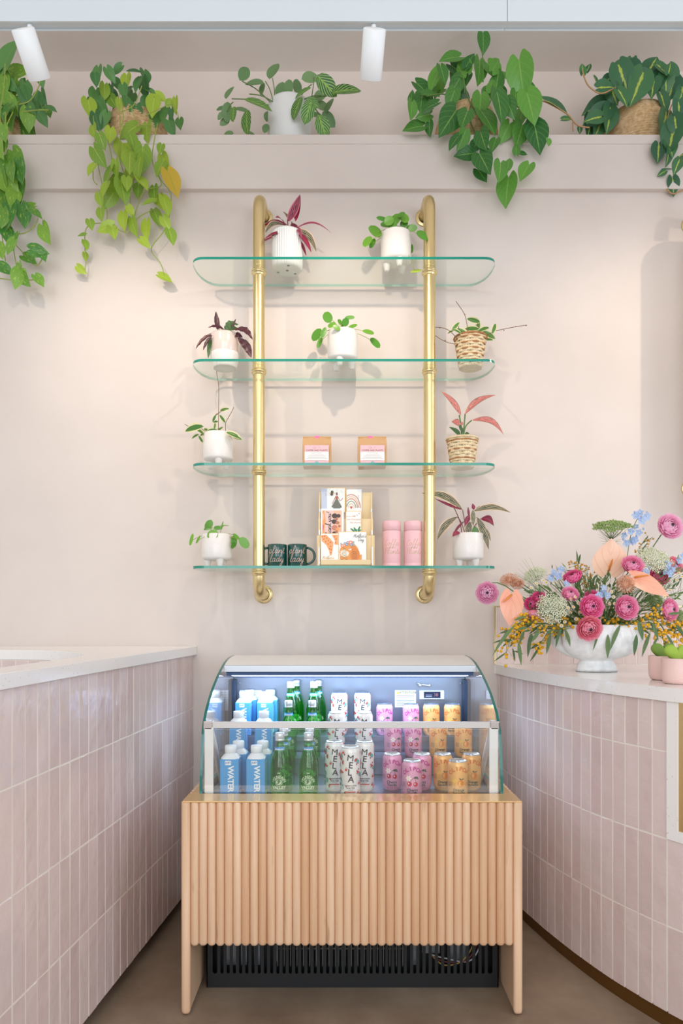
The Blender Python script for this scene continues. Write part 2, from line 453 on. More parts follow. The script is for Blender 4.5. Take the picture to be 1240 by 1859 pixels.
# left counter
ZL = 1.103
r = thing('tiled_counter', 'pink tiled counter with white speckled top and an oval opening, at the left', 'counter', (-1.2, -1, 0))
tn = .0871
def xl(y): return -.6445+.0871*y           # front edge of the slab
H = [Vector((-.862+.02*(y+.6)*0+.03*(y+1.0), y, 0)) for y in (-2.3, -2.0, -1.7, -1.4, -1.2, -1.05, -.95)]
cx, cy = -1.34, -.86; ax_, ay_ = .4835, .50
H += [Vector((cx+ax_*math.cos(a), cy+ay_*math.sin(a), 0)) for a in [PI/2*k/16 for k in range(1, 17)]]
H += [Vector((-1.7, -.36, 0)), Vector((-2.6, -.36, 0))]
O = [Vector((xl(p.y), p.y, 0)) for p in H[:7]]
for k in range(1, 17):
    if k <= 11: y = -.95+.95*k/11; O.append(Vector((xl(y), y, 0)))
    else: O.append(Vector((xl(0)-.65*(k-11)/5, 0, 0)))
O += [Vector((-1.7, 0, 0)), Vector((-2.6, 0, 0))]
m = MB(); n = len(H); z0, z1 = ZL-.038, ZL
vs = [Vector((p.x, p.y, z)) for z in (z0, z1) for p in O+H]
fs = []
for i in range(n-1):
    fs += [(i, i+1, n+i+1, n+i), (2*n+i, 2*n+i+1, 3*n+i+1, 3*n+i), (i, i+1, 2*n+i+1, 2*n+i), (n+i, n+i+1, 3*n+i+1, 3*n+i)]
fs += [(0, n, 3*n, 2*n), (n-1, 2*n-1, 4*n-1, 3*n-1)]
m.add(vs, fs); m.build('countertop', M_quartz, r, bevel=.002)
pth = resample([(xl(-.0)-.012-.007, 0), (xl(-2.4)-.019, -2.4)], .0565)
rowsL = ROWS+[(.830, z0)]
mt, ti = tiles(pth, 1, rowsL, seed=3); build_tiles(mt, ti, r)
m = MB(); P2 = offset(pth, .0030); strip(P2, .058, z0, m); 
m.build('grout', M_grout, r)
m = MB(); P3 = offset(pth, -.05); strip(P3, 0, .06, m); strip(offset(pth, -.03), .045, .0451, m)
m.add([(p.x, p.y, .05) for p in (pth[0], pth[-1])]+[(p.x, p.y, .05) for p in (P3[-1], P3[0])], [(0, 1, 2, 3)])
m.build('toe_kick', M_dark, r)
Hi = resample([(p.x, p.y) for p in H[3:]], .0565)
mt, ti = tiles(Hi, 1, [(.545, .805), (.805, z0)], seed=5); build_tiles(mt, ti, r, 'inner_tiles')
m = MB(); strip(offset(Hi, .003), .5, z0, m); m.build('inner_grout', M_grout, r)

# right counter
ZR = 1.023; zr0 = ZR-.041
CT = [(.672, 0), (.680, -.022), (.696, -.172), (.722, -.322), (.756, -.471), (.797, -.618), (.846, -.762), (.907, -.901), (.99, -1.05), (1.11, -1.19), (1.35, -1.34)]
PR = [Vector((p.x, p.y, 0)) for p in catmull([(x, y, 0) for x, y in CT], 10)]
r = thing('tiled_counter', 'curved pink tiled counter with white top under the flowers, at the right', 'counter', (1.2, -.6, 0))
RC = r
m = MB(); poly = [(p.x, p.y) for p in PR]+[(2.3, -1.5), (2.3, 0)]
m.prism(poly, zr0, ZR, ax='z'); m.build('countertop', M_quartz, r, bevel=.002)
face = resample([(p.x, p.y) for p in offset(PR, .016)], .0510)
# index of the first tile past the display window's jamb
jam = min(range(len(face)), key=lambda i: abs((face[i].x/(face[i].y+CD))*FP+VX-1209))
mt, ti = tiles(face, -1, ROWS+[(.830, zr0)], seed=9, skip=lambda i, z0, z1: i >= jam and z0 > .5)
build_tiles(mt, ti, r)
m = MB(); g = offset(face, -.0030); strip(g[:jam+1], .058, zr0, m); strip(g[jam:], .058, .571, m); m.build('grout', M_grout, r)
m = MB(); k_ = offset(face, .010); strip(k_, 0, .052, m)
m.add([(p.x, p.y, .0515) for p in face]+[(p.x, p.y, .0515) for p in k_], [(i, i+1, len(face)+i+1, len(face)+i) for i in range(len(face)-1)])
m.build('toe_kick', M_kick, r)
a, b = face[jam], face[jam+1]; t_ = (b-a).normalized(); n_ = Vector((t_.y, -t_.x, 0))
def seg(s0, s1, z0, z1, o0, o1, mb):
    c = a+t_*(s0+s1)/2+n_*(o0+o1)/2; c.z = (z0+z1)/2
    mb.obox(c, t_*(s1-s0)/2, n_*(o1-o0)/2, Vector((0, 0, (z1-z0)/2)))
m = MB(); seg(-.001, .036, .571, zr0, -.03, .009, m); seg(.036, .6, .571, .603, -.03, .009, m); m.build('stone_frame', M_quartz, r, bevel=.001)
m = MB(); seg(.036, .052, .603, ZR-.002, -.02, .006, m); seg(.052, .6, .603, .611, -.02, .004, m); m.build('brass_frame', M_brass, r)
m = MB(); seg(.052, .6, .611, zr0, -.02, -.014, m); m.build('display_glass', mat('dark display glass', '#22352f', .05), r)
# tiled splashback on the wall behind the flowers
r2 = thing('tiled_splashback', 'pink tile splashback with thin brass edge on the wall behind the flowers', 'splashback', (1.4, 0, ZR))
pb = resample([(.6795, -.0), (2.3, -.0)], .0565)
mt, ti = tiles(pb, -1, [(ZR, 1.276)], seed=11, thick=.008); build_tiles(mt, ti, r2)
m = MB(); m.box(.677, 2.3, -.006, 0, ZR, 1.277); m.build('grout', M_grout, r2)
m = MB(); m.box(.671, .6745, -.010, 0, ZR, 1.281); m.box(.6745, 2.3, -.010, 0, 1.2775, 1.281); m.build('brass_edge', M_brass, r2)
# ------------------------------------------------------------------ slatted cabinet round the fridge
def wood(name, c1, c2, scale=3, sc=(14, 14, .6), rough=.45):
    m = mat(name, c1, rough); t = NT(m)
    at = t.new('ShaderNodeAttribute', attribute_name='tint')
    f = t.ramp(t.noise(scale, 6, sc=sc, rough=.65), .3, .72)
    f = t.math('ADD', t.math('MULTIPLY', f, .5), t.math('MULTIPLY', at.outputs['Fac'], .5), True)
    c = t.mix(f, lin(c1), lin(c2))
    kn = t.ramp(t.noise(9, 2, sc=(4, 4, .6)), .68, .76)
    t.link(t.mix(t.math('MULTIPLY', kn, .45), c, lin('#a06c40')), t.p.inputs['Base Color'])
    t.bump(t.noise(scale*3, 4, sc=sc), .05, .004); return m
M_wood = wood('pale maple', '#f1d0af', '#cf9c70')
M_ply = wood('pale maple board', '#ecc9a6', '#dcae84', 1)
CX0, CX1, CY0, CZ = -.4995, .557, 2.107-CD, .6626
r = thing('slatted_cabinet', 'pale maple cabinet faced with half-round vertical slats, standing on two side panels', 'cabinet', ((CX0+CX1)/2, CY0+.3, 0))
def dowel(m, x, y, r0, z0, z1, tint, rot=0, ztop=None):
    n = 12; vs = []
    for z, k in ((z0, .72), (z0+.004, .93), (z0+.010, 1), (z1-.003, 1), (z1, .9)):
        for i in range(n+1):
            a = PI+PI*i/n+rot
            vs.append((x+r0*k*math.cos(a), y+r0*k*math.sin(a)*.95, z) if rot == 0 else (x+r0*k*math.cos(a)*.72, y+r0*k*math.sin(a), z))
    fs = [(j*(n+1)+i, j*(n+1)+i+1, (j+1)*(n+1)+i+1, (j+1)*(n+1)+i) for j in range(4) for i in range(n)]
    fs += [tuple(range(n, -1, -1)), tuple(4*(n+1)+i for i in range(n+1))]
    m.add(vs, fs, 0, None, True); tint += [random.random()]*len(fs)
m = MB(); ti = []; N = 38; x0 = CX0+.0285; x1 = CX1-.0285; pw = (x1-x0)/N
for i in range(N): dowel(m, x0+pw*(i+.5), CY0+.0125, pw*.495, .2157+random.uniform(-.0008, .0008), CZ-.004, ti)
build_tiles(m, ti, r, 'slatted_front', M_wood)
m = MB(); m.box(x0, x1, CY0+.0122, CY0+.026, .219, CZ-.004); m.build('front_board', M_ply, r)
for s, xa in ((-1, CX0), (1, CX1)):
    m = MB(); ti = []; xc = xa-s*.0145
    # corner post, rounded on the outside
    n = 16; vs = []
    for z, k in ((.006, .8), (.012, .96), (.02, 1), (CZ-.004, 1)):
        for i in range(n): a = 2*PI*i/n; vs.append((xc+.0142*k*math.copysign(abs(math.cos(a))**.75, math.cos(a)), CY0+.012+.0135*k*math.copysign(abs(math.sin(a))**.75, math.sin(a)), z))
    fs = [(j*n+i, j*n+(i+1) % n, (j+1)*n+(i+1) % n, (j+1)*n+i) for j in range(3) for i in range(n)]+[tuple(range(n-1, -1, -1)), tuple(3*n+i for i in range(n))]
    m.add(vs, fs, 0, None, True); ti += [.3]*len(fs)
    build_tiles(m, ti, r, 'corner_post', M_wood)
    m = MB(); ti = []
    for k in range(24): dowel(m, xa-s*.010, CY0+.040+.0285*k, .0138, .012, CZ-.004, ti, rot=(PI/2 if s > 0 else -PI/2))
    build_tiles(m, ti, r, 'side_slats', M_wood)
    m = MB(); m.box(min(xa-s*.010, xa-s*.027), max(xa-s*.010, xa-s*.027), CY0+.02, CY0+.72, .012, CZ-.004); m.build('side_panel', M_ply, r, bevel=.001)
    for yg in (CY0+.02, CY0+.65): m = MB(); m.lathe([(.008, 0), (.008, .013)], (xc, yg, 0), 14, cap=True); m.build('foot_glide', mat('black rubber', '#1b1b1b', .6), r)
GX0, GX1 = -.461, .5178
m = MB(); poly = [(CX0+.004, CY0+.002), (CX1-.004, CY0+.002), (CX1-.004, CY0+.72), (CX0+.004, CY0+.72)]
for (a0, a1, b0, b1) in ((CX0+.004, CX1-.004, CY0+.001, CY0+.094), (CX0+.013, GX0+.0, CY0+.094, CY0+.72), (GX1-.0, CX1-.013, CY0+.094, CY0+.72)):
    m.box(a0, a1, b0, b1, CZ-.004, CZ)
M_ledge = mat('glossy tan ledge', '#e2b779', .10, .35)
m.build('ledge', M_ledge, r, bevel=.0008)

# ------------------------------------------------------------------ display fridge
M_glass = glassy('clear glass', (.985, .995, .99, 1), .045)
M_gedge = mat('green glass edge', '#1c6f66', .12); 
M_steel = mat('brushed steel', '#858d9b', .32, .8); t = NT(M_steel); t.bump(t.noise(60, 2, sc=(1, 1, .03)), .05, .002)
M_steelw = mat('white enamelled steel', '#ece8e4', .35)
M_alu = mat('satin aluminium', '#cfcac6', .35, .45)
M_navy = mat('dark blue liner', '#33507a', .35, .2)
M_black = mat('black powder coat', '#17191b', .45)
M_led = mat('led tube', '#ffffff', .4, emit='#dce9ff', estr=9)
FR = thing('display_fridge', 'open countertop drinks fridge with curved glass sides and lit steel interior', 'fridge', ((GX0+GX1)/2, -.45, 0))
yy = lambda d: d-CD
prof = [(2.199, CZ), (2.207, .74), (2.221, .82), (2.240, .872), (2.266, .902), (2.30, .928), (2.37, .967), (2.453, 1.0005), (2.55, 1.031), (2.659, 1.0575), (2.76, 1.069), (2.862, 1.072)]
pc = catmull([(yy(d), z, 0) for d, z in prof], 4); pc = [(p.x, p.y) for p in pc]
outl = pc+[(yy(2.862), CZ)]
for xa, xb in ((GX0, GX0+.009), (GX1-.009, GX1)):
    m = MB(); m.prism(outl, xa, xb, 0, 'x', 1); m.build('side_glass', [M_glass, M_gedge], FR)
# hood: painted steel following the curve
m = MB(); hd = [p for p in pc if p[0] > yy(2.60)]; inn = [(yy(2.862), .990), (yy(2.64), 1.020), (hd[0][0], hd[0][1]-.014)]
m.prism(hd+inn, GX0+.010, GX1-.010, 0, 'x', 0); m.build('hood', M_steelw, FR)
m = MB(); m.prism([(hd[0][0]-.004, hd[0][1]-.022), (hd[0][0]-.004, hd[0][1]+.001), (hd[0][0]+.004, hd[0][1]+.003), (hd[0][0]+.004, hd[0][1]-.022)], GX0+.010, GX1-.010, 0, 'x'); m.build('hood_lip', mat('grey lip', '#c7ccd2', .3, .4), FR)
m = MB(); m.prism([(yy(2.862), .9895), (yy(2.63), 1.0200), (yy(2.63), 1.0160), (yy(2.862), .985)], GX0+.012, GX1-.012, 0, 'x')
for k in range(5):
    yk = yy(2.635)+.045*k; zk = 1.016-.13*(yk-yy(2.63)); m.box(GX0+.014, GX1-.014, yk, yk+.008, zk-.009, zk)
m.build('hood_liner', M_navy, FR)
for dk in (2.655, 2.70):
    m = MB(); zk = 1.016-.13*(dk-2.63)-.007; m.tube([(GX0+.03, yy(dk), zk), (GX1-.03, yy(dk), zk)], .0024, 10); m.build('led_tube', M_led, FR)
l = bpy.data.lights.new('led_glow', 'AREA'); l.shape = 'RECTANGLE'; l.size = .9; l.size_y = .10; l.energy = 5; l.color = (.48, .68, 1.0)
lo = bpy.data.objects.new('led_glow', l); COL.objects.link(lo); lo.parent = FR; lo.location = Vector((.028, yy(2.67), .992))-FR.location; lo.rotation_euler = (math.radians(6), 0, 0)
# interior
TZ = (.635, .700, .762); TD = (2.215, 2.575, 2.695, 2.845)
m = MB(); m.box(GX0+.012, GX1-.012, yy(2.845), yy(2.858), .60, .986); m.build('back_panel', M_steel, FR)
for xa in (GX0+.010, GX1-.022):
    m = MB(); m.box(xa, xa+.012, yy(2.78), yy(2.858), .62, .975); m.build('corner_upright', mat('dark blue upright', '#24364f', .35, .3), FR)
m = MB()
m.box(GX0+.012, GX1-.012, yy(2.20), yy(2.845), TZ[0]-.012, TZ[0]); m.build('floor_tray', M_steel, FR)
for k in (1, 2):
    m = MB(); m.box(GX0+.024, GX1-.024, yy(TD[k]), yy(2.845 if k == 2 else TD[k+1]+.01), TZ[k]-.006, TZ[k]-.0005); m.box(GX0+.024, GX1-.024, yy(TD[k])-.002, yy(TD[k]), TZ[k]-.018, TZ[k]-.0005)
    m.box(GX0+.024, GX1-.024, yy(TD[k])+.01, yy(TD[k])+.014, TZ[k-1]+.001, TZ[k]-.018)
    m.build('step_shelf', M_steel, FR)
for xa in (GX0+.013, GX1-.041):
    m = MB(); m.box(xa, xa+.028, yy(2.216), yy(2.226), .636, .872); m.build('front_post', M_steelw, FR, bevel=.001)
m = MB(); m.box(GX0+.010, GX1-.010, yy(2.222), yy(2.238), .869, .890); m.build('front_rail', M_alu, FR, bevel=.0015)
for xa in (GX0+.008, GX1-.038):
    m = MB(); m.box(xa, xa+.030, yy(2.216), yy(2.242), .866, .893); m.build('rail_clamp', mat('clamp metal', '#c9bfba', .22, .9), FR, bevel=.003)
m = MB(); m.box(GX0+.012, GX1-.012, yy(2.206), yy(2.211), CZ-.03, .869); m.build('front_glass', M_glass, FR)
for xa, s in ((GX0+.03, 1), (GX1-.03, -1)):
    m = MB(); m.tube([(xa, yy(2.245), .86), (xa, yy(2.42), .66), (xa, yy(2.44), .63)], .009, 8); m.build('side_brace', M_alu, FR)
# cabinet body in the carcass, grille below
m = MB(); m.box(GX0+.005, GX1-.005, yy(2.34), yy(2.862), .012, .608); m.box(GX0+.005, GX1-.005, yy(2.2), yy(2.36), .52, .605); m.build('body', M_black, FR)
bx0, bx1, by = -.452, .518, yy(2.27)
m = MB(); m.box(bx0, bx1, by, by+.003, 0.0, .046); m.box(bx0, bx1, by, by+.003, .30, .54)
m.box(bx0, bx0+.02, by, by+.003, .046, .30); m.box(bx1-.02, bx1, by, by+.003, .046, .30)
k = bx0+.02; pitch = .0205
nsl = int(round((bx1-bx0-.04)/pitch)); pitch = (bx1-bx0-.04)/nsl
for i in range(nsl):
    xs = k+pitch*i
    if i: m.box(xs-.0052, xs+.0052, by, by+.003, .046, .30)
    xa, xb = xs+(.0052 if i else 0), xs+pitch-(.0052 if i < nsl-1 else 0); rr = (xb-xa)/2; cxx = (xa+xb)/2
    for q in range(6):       # rounded slot ends
        a0, a1 = PI+PI*q/6, PI+PI*(q+1)/6
        m.prism([(cxx+rr*math.cos(a0), .046), (cxx+rr*math.cos(a1), .046), (cxx+rr*math.cos(a1), .046+rr+rr*math.sin(a1)), (cxx+rr*math.cos(a0), .046+rr+rr*math.sin(a0))], by, by+.003)
m.box(bx0, bx0+.003, by, yy(2.34), 0, .54); m.box(bx1-.003, bx1, by, yy(2.34), 0, .54)
m.build('grille', M_black, FR)
m = MB()
for q in range(3): m.box(-.22, .21, yy(2.325), yy(2.334), .10+.035*q, .106+.035*q)
for q in range(40): m.box(-.22+.0108*q, -.217+.0108*q, yy(2.30), yy(2.325), .055, .20)
m.build('condenser', mat('dull condenser metal', '#8b8a86', .4, .6), FR)
for (xa, xb, za) in ((-.40, -.36, .05), (-.345, -.325, .05), (-.30, -.28, .05), (-.235, -.222, .06), (.235, .255, .05), (.27, .33, .09), (.36, .42, .06)):
    m = MB(); m.box(xa, xb, yy(2.32), yy(2.336), za, .21); m.build('frame_strut', mat('greyish strut', '#9aa0a6', .35, .7), FR)
for c_, off in (('#c8a24a', 0), ('#8c3030', .012), ('#d8d8d8', .024)):
    m = MB(); m.tube(catmull([(.45+off, yy(2.30), .20), (.44+off, yy(2.30), .13), (.40+off, yy(2.295), .075), (.34, yy(2.30), .06+off), (.30, yy(2.31), .09)], 6), .0025, 6)
    m.build('wire', mat('wire '+c_, c_, .5), FR)
# labels and thermostat on the back panel
def flat_art(y, sx=1, off=.0004):
    return lambda u, v, L: Vector((u, y-off*(L+.3), v))
bp = yy(2.845)
def pxz(px, py, d=2.845): p = W(px, py, d); return p.x, p.z
INK = mat('black ink', '#26262b', .6); INKG = mat('grey ink', '#8d8f98', .6); PAPER = mat('white paper', '#f3f2ee', .6)
A = Art(flat_art(bp, off=.0003)); x0, z1 = pxz(717, 1253); x1, z0 = pxz(755, 1284)
A.rect(x0, z0, x1, z1, 0); A.rect(x0+.002, z1-.018, x1-.002, z1-.002, 1); A.text('ATTENTION', (x0+x1)/2+.009, z1-.010, .0125, 2, bold=.0002)
A.poly([(x0+.005, z1-.016), (x0+.019, z1-.016), (x0+.012, z1-.004)], 3)
for k in range(7): A.rect(x0+.006, z1-.026-.0062*k, x1-.006-.012*(k % 3), z1-.0235-.0062*k, 2 if k % 3 == 0 else 4)
A.mb.build('attention_label', [PAPER, mat('label sand', '#e8dfae', .6), INK, mat('label yellow', '#d8d23c', .6), INKG], FR, fix=False)
A = Art(flat_art(bp, off=.0003)); x0, z1 = pxz(435, 1253); x1, z0 = pxz(475, 1290)
A.rect(x0, z0, x1, z1, 0)
for k in range(6): A.rect(x0+.008, z1-.010-.010*k, x1-.012-.01*(k % 2), z1-.0085-.010*k, 1)
A.mb.build('info_label', [PAPER, INKG], FR, fix=False)
x0, z1 = pxz(761, 1253); x1, z0 = pxz(806, 1269)
m = MB(); m.box(x0, x1, bp-.012, bp, z0, z1); th_ = m.build('thermostat', mat('grey plastic', '#c9ccd2', .4), FR, bevel=.002)
A = Art(flat_art(bp-.012, off=.0004)); A.rect(x0+.018, z0+.005, x1-.016, z1-.005, 0); A.text('38', x1-.035, (z0+z1)/2, .02, 1)
A.rect(x0+.026, z0+.011, x0+.052, z0+.013, 2); A.rect(x0+.026, z0+.017, x0+.052, z0+.019, 2)
A.mb.build('thermostat_screen', [mat('screen navy', '#18233c', .2), mat('digit red', '#8a5a5a', .4), INKG], th_, fix=False)
m = MB(); p = W(757, 1240, 2.83); q = W(780, 1244, 2.83); m.tube([p, p+Vector((.02, 0, -.006)), q-Vector((.006, 0, 0)), q], .004, 8); m.ball(q, .007); m.ball(p+Vector((.014, 0, -.008)), .008); m.build('sensor_probe', M_alu, FR)
for px_, py_ in ((435, 1240), (836, 1240)): m = MB(); m.ball(W(px_, py_, 2.842), .004); m.build('screw_head', M_alu, FR)
# ------------------------------------------------------------------ drinks
SC.cycles.transparent_max_bounces = 32
def cyl_art(r, off=.00035):
    return lambda u, v, L: Vector(((r+off*(1+L*.25))*math.sin(u/r), -(r+off*(1+L*.25))*math.cos(u/r), v))
M_lid = mat('can aluminium', '#c9cdd2', .28, .9)
def make_can(name, label, cat, group, rad, h, paint, art, artm):
    r = thing(name, label, cat, (0, 0, 0), group)
    m = MB(); m.lathe([(rad*.80, .0), (rad*.84, .003), (rad*.97, .011), (rad, .016), (rad, h-.016), (rad*.985, h-.012), (rad*.86, h-.003)], n=40, mi=0)
    body = m.build('can_body', [paint], r)
    m = MB(); m.lathe([(rad*.86, h-.003), (rad*.875, h-.0005), (rad*.86, h), (rad*.82, h-.0005), (rad*.79, h-.004), (0, h-.004)], n=32)
    lid = m.build('can_lid', M_lid, r)
    m = MB(); m.lathe([(rad*.80, 0), (rad*.7, .004), (0, .006)], n=32); m.build('can_base', M_lid, r)
    m = MB(); m.lathe([(.001, h-.0035), (.008, h-.0035), (.008, h-.0022), (.001, h-.0022)], (0, -.005, 0), 14, sx=.75, sy=1.3); m.build('pull_tab', M_lid, lid)
    art(Art(cyl_art(rad)), h).mb.build('printed_label', artm, body, fix=False)
    return r
def mm(*cs): return [mat('print '+c, c, .45) for c in cs]
def art_olipop(kind):
    def f(A, h):
        A.arc_text('OLIPOP', 0, h*.535, .0345, .0195, 0, .375, bold=.0005)
        if kind == 'cherry':
            A.stroke([(-.010, h*.44), (-.003, h*.52), (.004, h*.575)], .0011, 3); A.stroke([(.012, h*.44), (.010, h*.52), (.004, h*.575)], .0011, 3)
            A.poly([(.002, h*.575), (.009, h*.61), (.018, h*.60), (.021, h*.53), (.012, h*.545)], 3)
            A.ell(-.010, h*.41, .0078, .0078, 1); A.ell(.0105, h*.40, .0078, .0078, 1); A.ell(-.0125, h*.42, .002, .0026, 4); A.ell(.008, h*.41, .002, .0026, 4)
            for k in range(6): a = PI*k/3; A.ell(-.013+.006*math.cos(a), h*.56+.006*math.sin(a), .0045, .0024, 4, a)
            A.ell(-.013, h*.56, .0022, .0022, 5)
            A.text('Cherry', 0, h*.245, .0125, 2, bold=.0003); A.text('Vanilla', 0, h*.165, .0125, 2, bold=.0003)
        else:
            A.ell(.006, h*.42, .0112, .0112, 1); A.ell(.003, h*.435, .003, .003, 5)
            A.poly([(.006, h*.51), (.001, h*.545), (.0, h*.57), (.007, h*.55)], 3); A.poly([(.006, h*.51), (.012, h*.55), (.018, h*.56), (.013, h*.52)], 3)
            A.ell(-.014, h*.50, .008, .0055, 5, .5); A.ring(-.014, h*.36, .007, .0012, 5); A.ring(-.022, h*.44, .005, .001, 5)
            A.text('Orange', 0, h*.245, .0125, 2, bold=.0003); A.text('Squeeze', 0, h*.165, .0125, 2, bold=.0003)
        A.text('Sparkling Tonic', 0, h*.095, .0055, 0)
        for k in range(4): A.text('Botanics', -.030, h*(.44-.035*k), .0042, 2)
        A.ring(.031, h*.38, .0065, .0009, 6); A.ring(.031, h*.38, .004, .0006, 6)
        return A
    return f
cherry = make_can('soda_can', 'x', 'can', 'pink cherry soda cans in the fridge', .033, .122, mat('can pink', '#e9a8c6', .35, .25), art_olipop('cherry'), mm('#c2328e', '#c8344f', '#2c4a45', '#2f5b3c', '#fbf1ee', '#e9c34f', '#b98ba4'))
orange = make_can('soda_can', 'x', 'can', 'orange soda cans in the fridge', .033, .122, mat('can orange', '#f3bb74', .35, .25), art_olipop('orange'), mm('#dd6f2a', '#ea8423', '#2d443c', '#1f4a3a', '#fbf1ee', '#f6c75c', '#c9995a'))
def art_mela(A, h):
    A.text('watermelon', 0, h*.265, .0085, 0, bold=.0002); A.text('WATER', 0, h*.215, .0085, 0, bold=.0002); A.text('ORIGINAL', 0, h*.175, .004, 0)
    A.rect(-.017, h*.13, .017, h*.155, 2, 6); A.text('NET 16.9 FL OZ', 0, h*.10, .004, 0)
    rnd = random.Random(4)
    for i in range(90):
        u = rnd.uniform(-.085, .085); v = rnd.uniform(h*.08, h*.9)
        if abs(u) < .0125: continue
        k = i % 4; a = rnd.uniform(0, 3)
        if k == 0: A.ell(u, v, .0085, .0055, 0, a); A.ell(u, v, .0077, .0047, 1, a); A.stroke([(u-.006*math.cos(a), v-.006*math.sin(a)), (u+.006*math.cos(a), v+.006*math.sin(a))], .0012, 3)
        elif k == 1: A.poly([(u+.0075*math.cos(a+t), v+.0075*math.sin(a+t)) for t in (0, .5, 1, 1.5, 2, 2.5, 3.1)], 0); A.poly([(u+.0065*math.cos(a+t), v+.0065*math.sin(a+t)) for t in (0, .5, 1, 1.5, 2, 2.5, 3.1)], 2)
        elif k == 2: A.ell(u, v, .005, .0042, 2, a); A.ring(u, v, .0075, .0007, 0, 0, 2)
        else: A.poly([(u-.003, v), (u, v+.004), (u+.003, v), (u, v-.004)], 4)
    for ch, k, dx in (('M', .80, .0), ('E', .66, .001), ('L', .52, -.002), ('A', .385, .002)):
        A.text(ch, dx, h*k, .029, 0, rot=random.uniform(-.12, .12), bold=.0003)
    return A
mela = make_can('water_can', 'x', 'can', 'tall white melon water cans in the fridge', .033, .168, mat('can white', '#f2eeea', .35, .15), art_mela, mm('#1b1b22', '#49a7a8', '#d8503f', '#e6f3ee', '#b53b58'))

M_cart = mat('carton blue', '#4f9fd8', .45); M_cap = mat('white plastic', '#eef1f4', .35)
def make_carton():
    r = thing('water_carton', 'x', 'carton', (0, 0, 0), 'blue and white water cartons in the fridge')
    m = MB(); a = .031; m.box(-a, a, -a, a, 0, .131); body = m.build('carton_body', [M_cart], r, bevel=.003)
    m = MB(); b = .0175; n = 24; vs = []
    for z, k in ((.1305, 0), (.137, .25), (.1455, .9), (.1475, 1)):
        for i in range(n):
            t = 2*PI*i/n; c_, s_ = math.cos(t), math.sin(t); q = .030/max(abs(c_), abs(s_)); q = min(q, .036)
            rr = q*(1-k)+b*k; vs.append((rr*c_, rr*s_, z))
    m.add(vs, [(j*n+i, j*n+(i+1) % n, (j+1)*n+(i+1) % n, (j+1)*n+i) for j in range(3) for i in range(n)], 0, None, True); m.build('shoulder', M_cap, r)
    m = MB(); m.lathe([(.0178, .147), (.0195, .1475), (.0195, .169), (.0182, .171), (0, .171)], n=36, rf=lambda t, z: 1+.012*math.cos(t*18)); m.build('cap', M_cap, r)
    A = Art(lambda u, v, L: Vector((u, -a-.0004*(1+L*.3), v)))
    A.rect(-.014, .112, .006, .126, 0); A.text('JUST', -.004, .119, .0085, 1, bold=.0003)
    A.text('WATER', .004, .066, .0262, 0, rot=-PI/2, bold=.0008, space=.92)
    A.text('100% Spring Water', 0, .0115, .0062, 0); A.text('carton of 16.9 fl oz', 0, .006, .003, 0)
    A.mb.build('printed_label', [M_cap, mat('carton ink', '#2f6ea3', .5)], body, fix=False)
    A = Art(lambda u, v, L: Vector((a+.0004*(1+L*.3), u, v)))
    for k in range(14): A.rect(-.022, .118-.0065*k, .020-.006*(k % 3), .1205-.0065*k, 0)
    A.rect(-.018, .008, .016, .024, 0)
    A.mb.build('side_print', [M_cap], body, fix=False)
    return r
carton = make_carton()
M_green = glassy('green bottle glass', (.30, .82, .26, 1), .05)
def make_bottle():
    r = thing('water_bottle', 'x', 'bottle', (0, 0, 0), 'green glass water bottles in the fridge')
    m = MB(); m.lathe([(0, .004), (.022, .003), (.028, 0), (.0312, .004), (.0315, .085), (.0305, .105), (.026, .128), (.0195, .150), (.0145, .166), (.0128, .178), (.0128, .190)], n=40); body = m.build('bottle_glass', M_green, r)
    m = MB(); m.lathe([(.0185, .1525), (.0152, .1655), (.0150, .166)], n=32); band = m.build('neck_band', mat('band blue', '#3f93cf', .4), r)
    m = MB(); m.lathe([(.0135, .186), (.0150, .187), (.0150, .191), (.0139, .192), (.0150, .1935), (.0150, .210), (.0138, .212), (0, .212)], n=32, rf=lambda t, z: 1+.01*math.cos(20*t)); m.build('cap', mat('silver cap', '#dfe3e6', .3, .5), r)
    A = Art(cyl_art(.0178, .0006)); A.text('SPARKLING', 0, .159, .0062, 0, bold=.0002); A.mb.build('band_print', mm('#ffffff'), band, fix=False)
    A = Art(cyl_art(.0315, .0006)); A.arc_text('MOUNTAIN', 0, .052, .0195, .0125, 0, .36, bold=.0004)
    A.text('THE', 0, .0835, .0055, 0, bold=.0002); A.ring(0, .055, .0125, .0012, 0); A.ell(0, .055, .0095, .0095, 0); A.ell(0, .058, .005, .006, 1); A.ell(-.003, .051, .003, .002, 1)
    A.text('VALLEY', 0, .0365, .0135, 0, bold=.0005); A.text('SPARKLING WATER', 0, .0285, .005, 0); A.rect(-.018, .0235, .018, .0247, 2, 4)
    A.text('The American Classic', 0, .018, .0042, 0); A.text('500 mL', 0, .012, .004, 0)
    A.mb.build('printed_label', mm('#c9d9b8', '#4d7a45', '#6aa7c8'), body, fix=False)
    return r
bottle = make_bottle()
used = set()
def put(proto, px, d, tier, label, rz=0):
    o = proto if proto.name not in used else copy_tree(proto)
    used.add(o.name); used.add(proto.name)
    o.location = ((px-VX)/FP*d, yy(d), TZ[tier]+.0003); o.rotation_euler = (0, 0, rz); o['label'] = label; return o
T = ('lowest shelf', 'middle shelf', 'top shelf')
L_ = 'blue water carton, '
put(carton, 419, 2.265, 0, L_+'front left corner of the fridge, nearest the glass')
put(carton, 466, 2.265, 0, L_+'nearest the glass, beside the green bottles')
put(carton, 433, 2.345, 0, L_+'lowest shelf, just behind the front left corner carton')
put(carton, 477, 2.345, 0, L_+'lowest shelf, just behind the front carton beside the bottles')
put(carton, 433, 2.615, 1, L_+'middle shelf, leftmost in front')
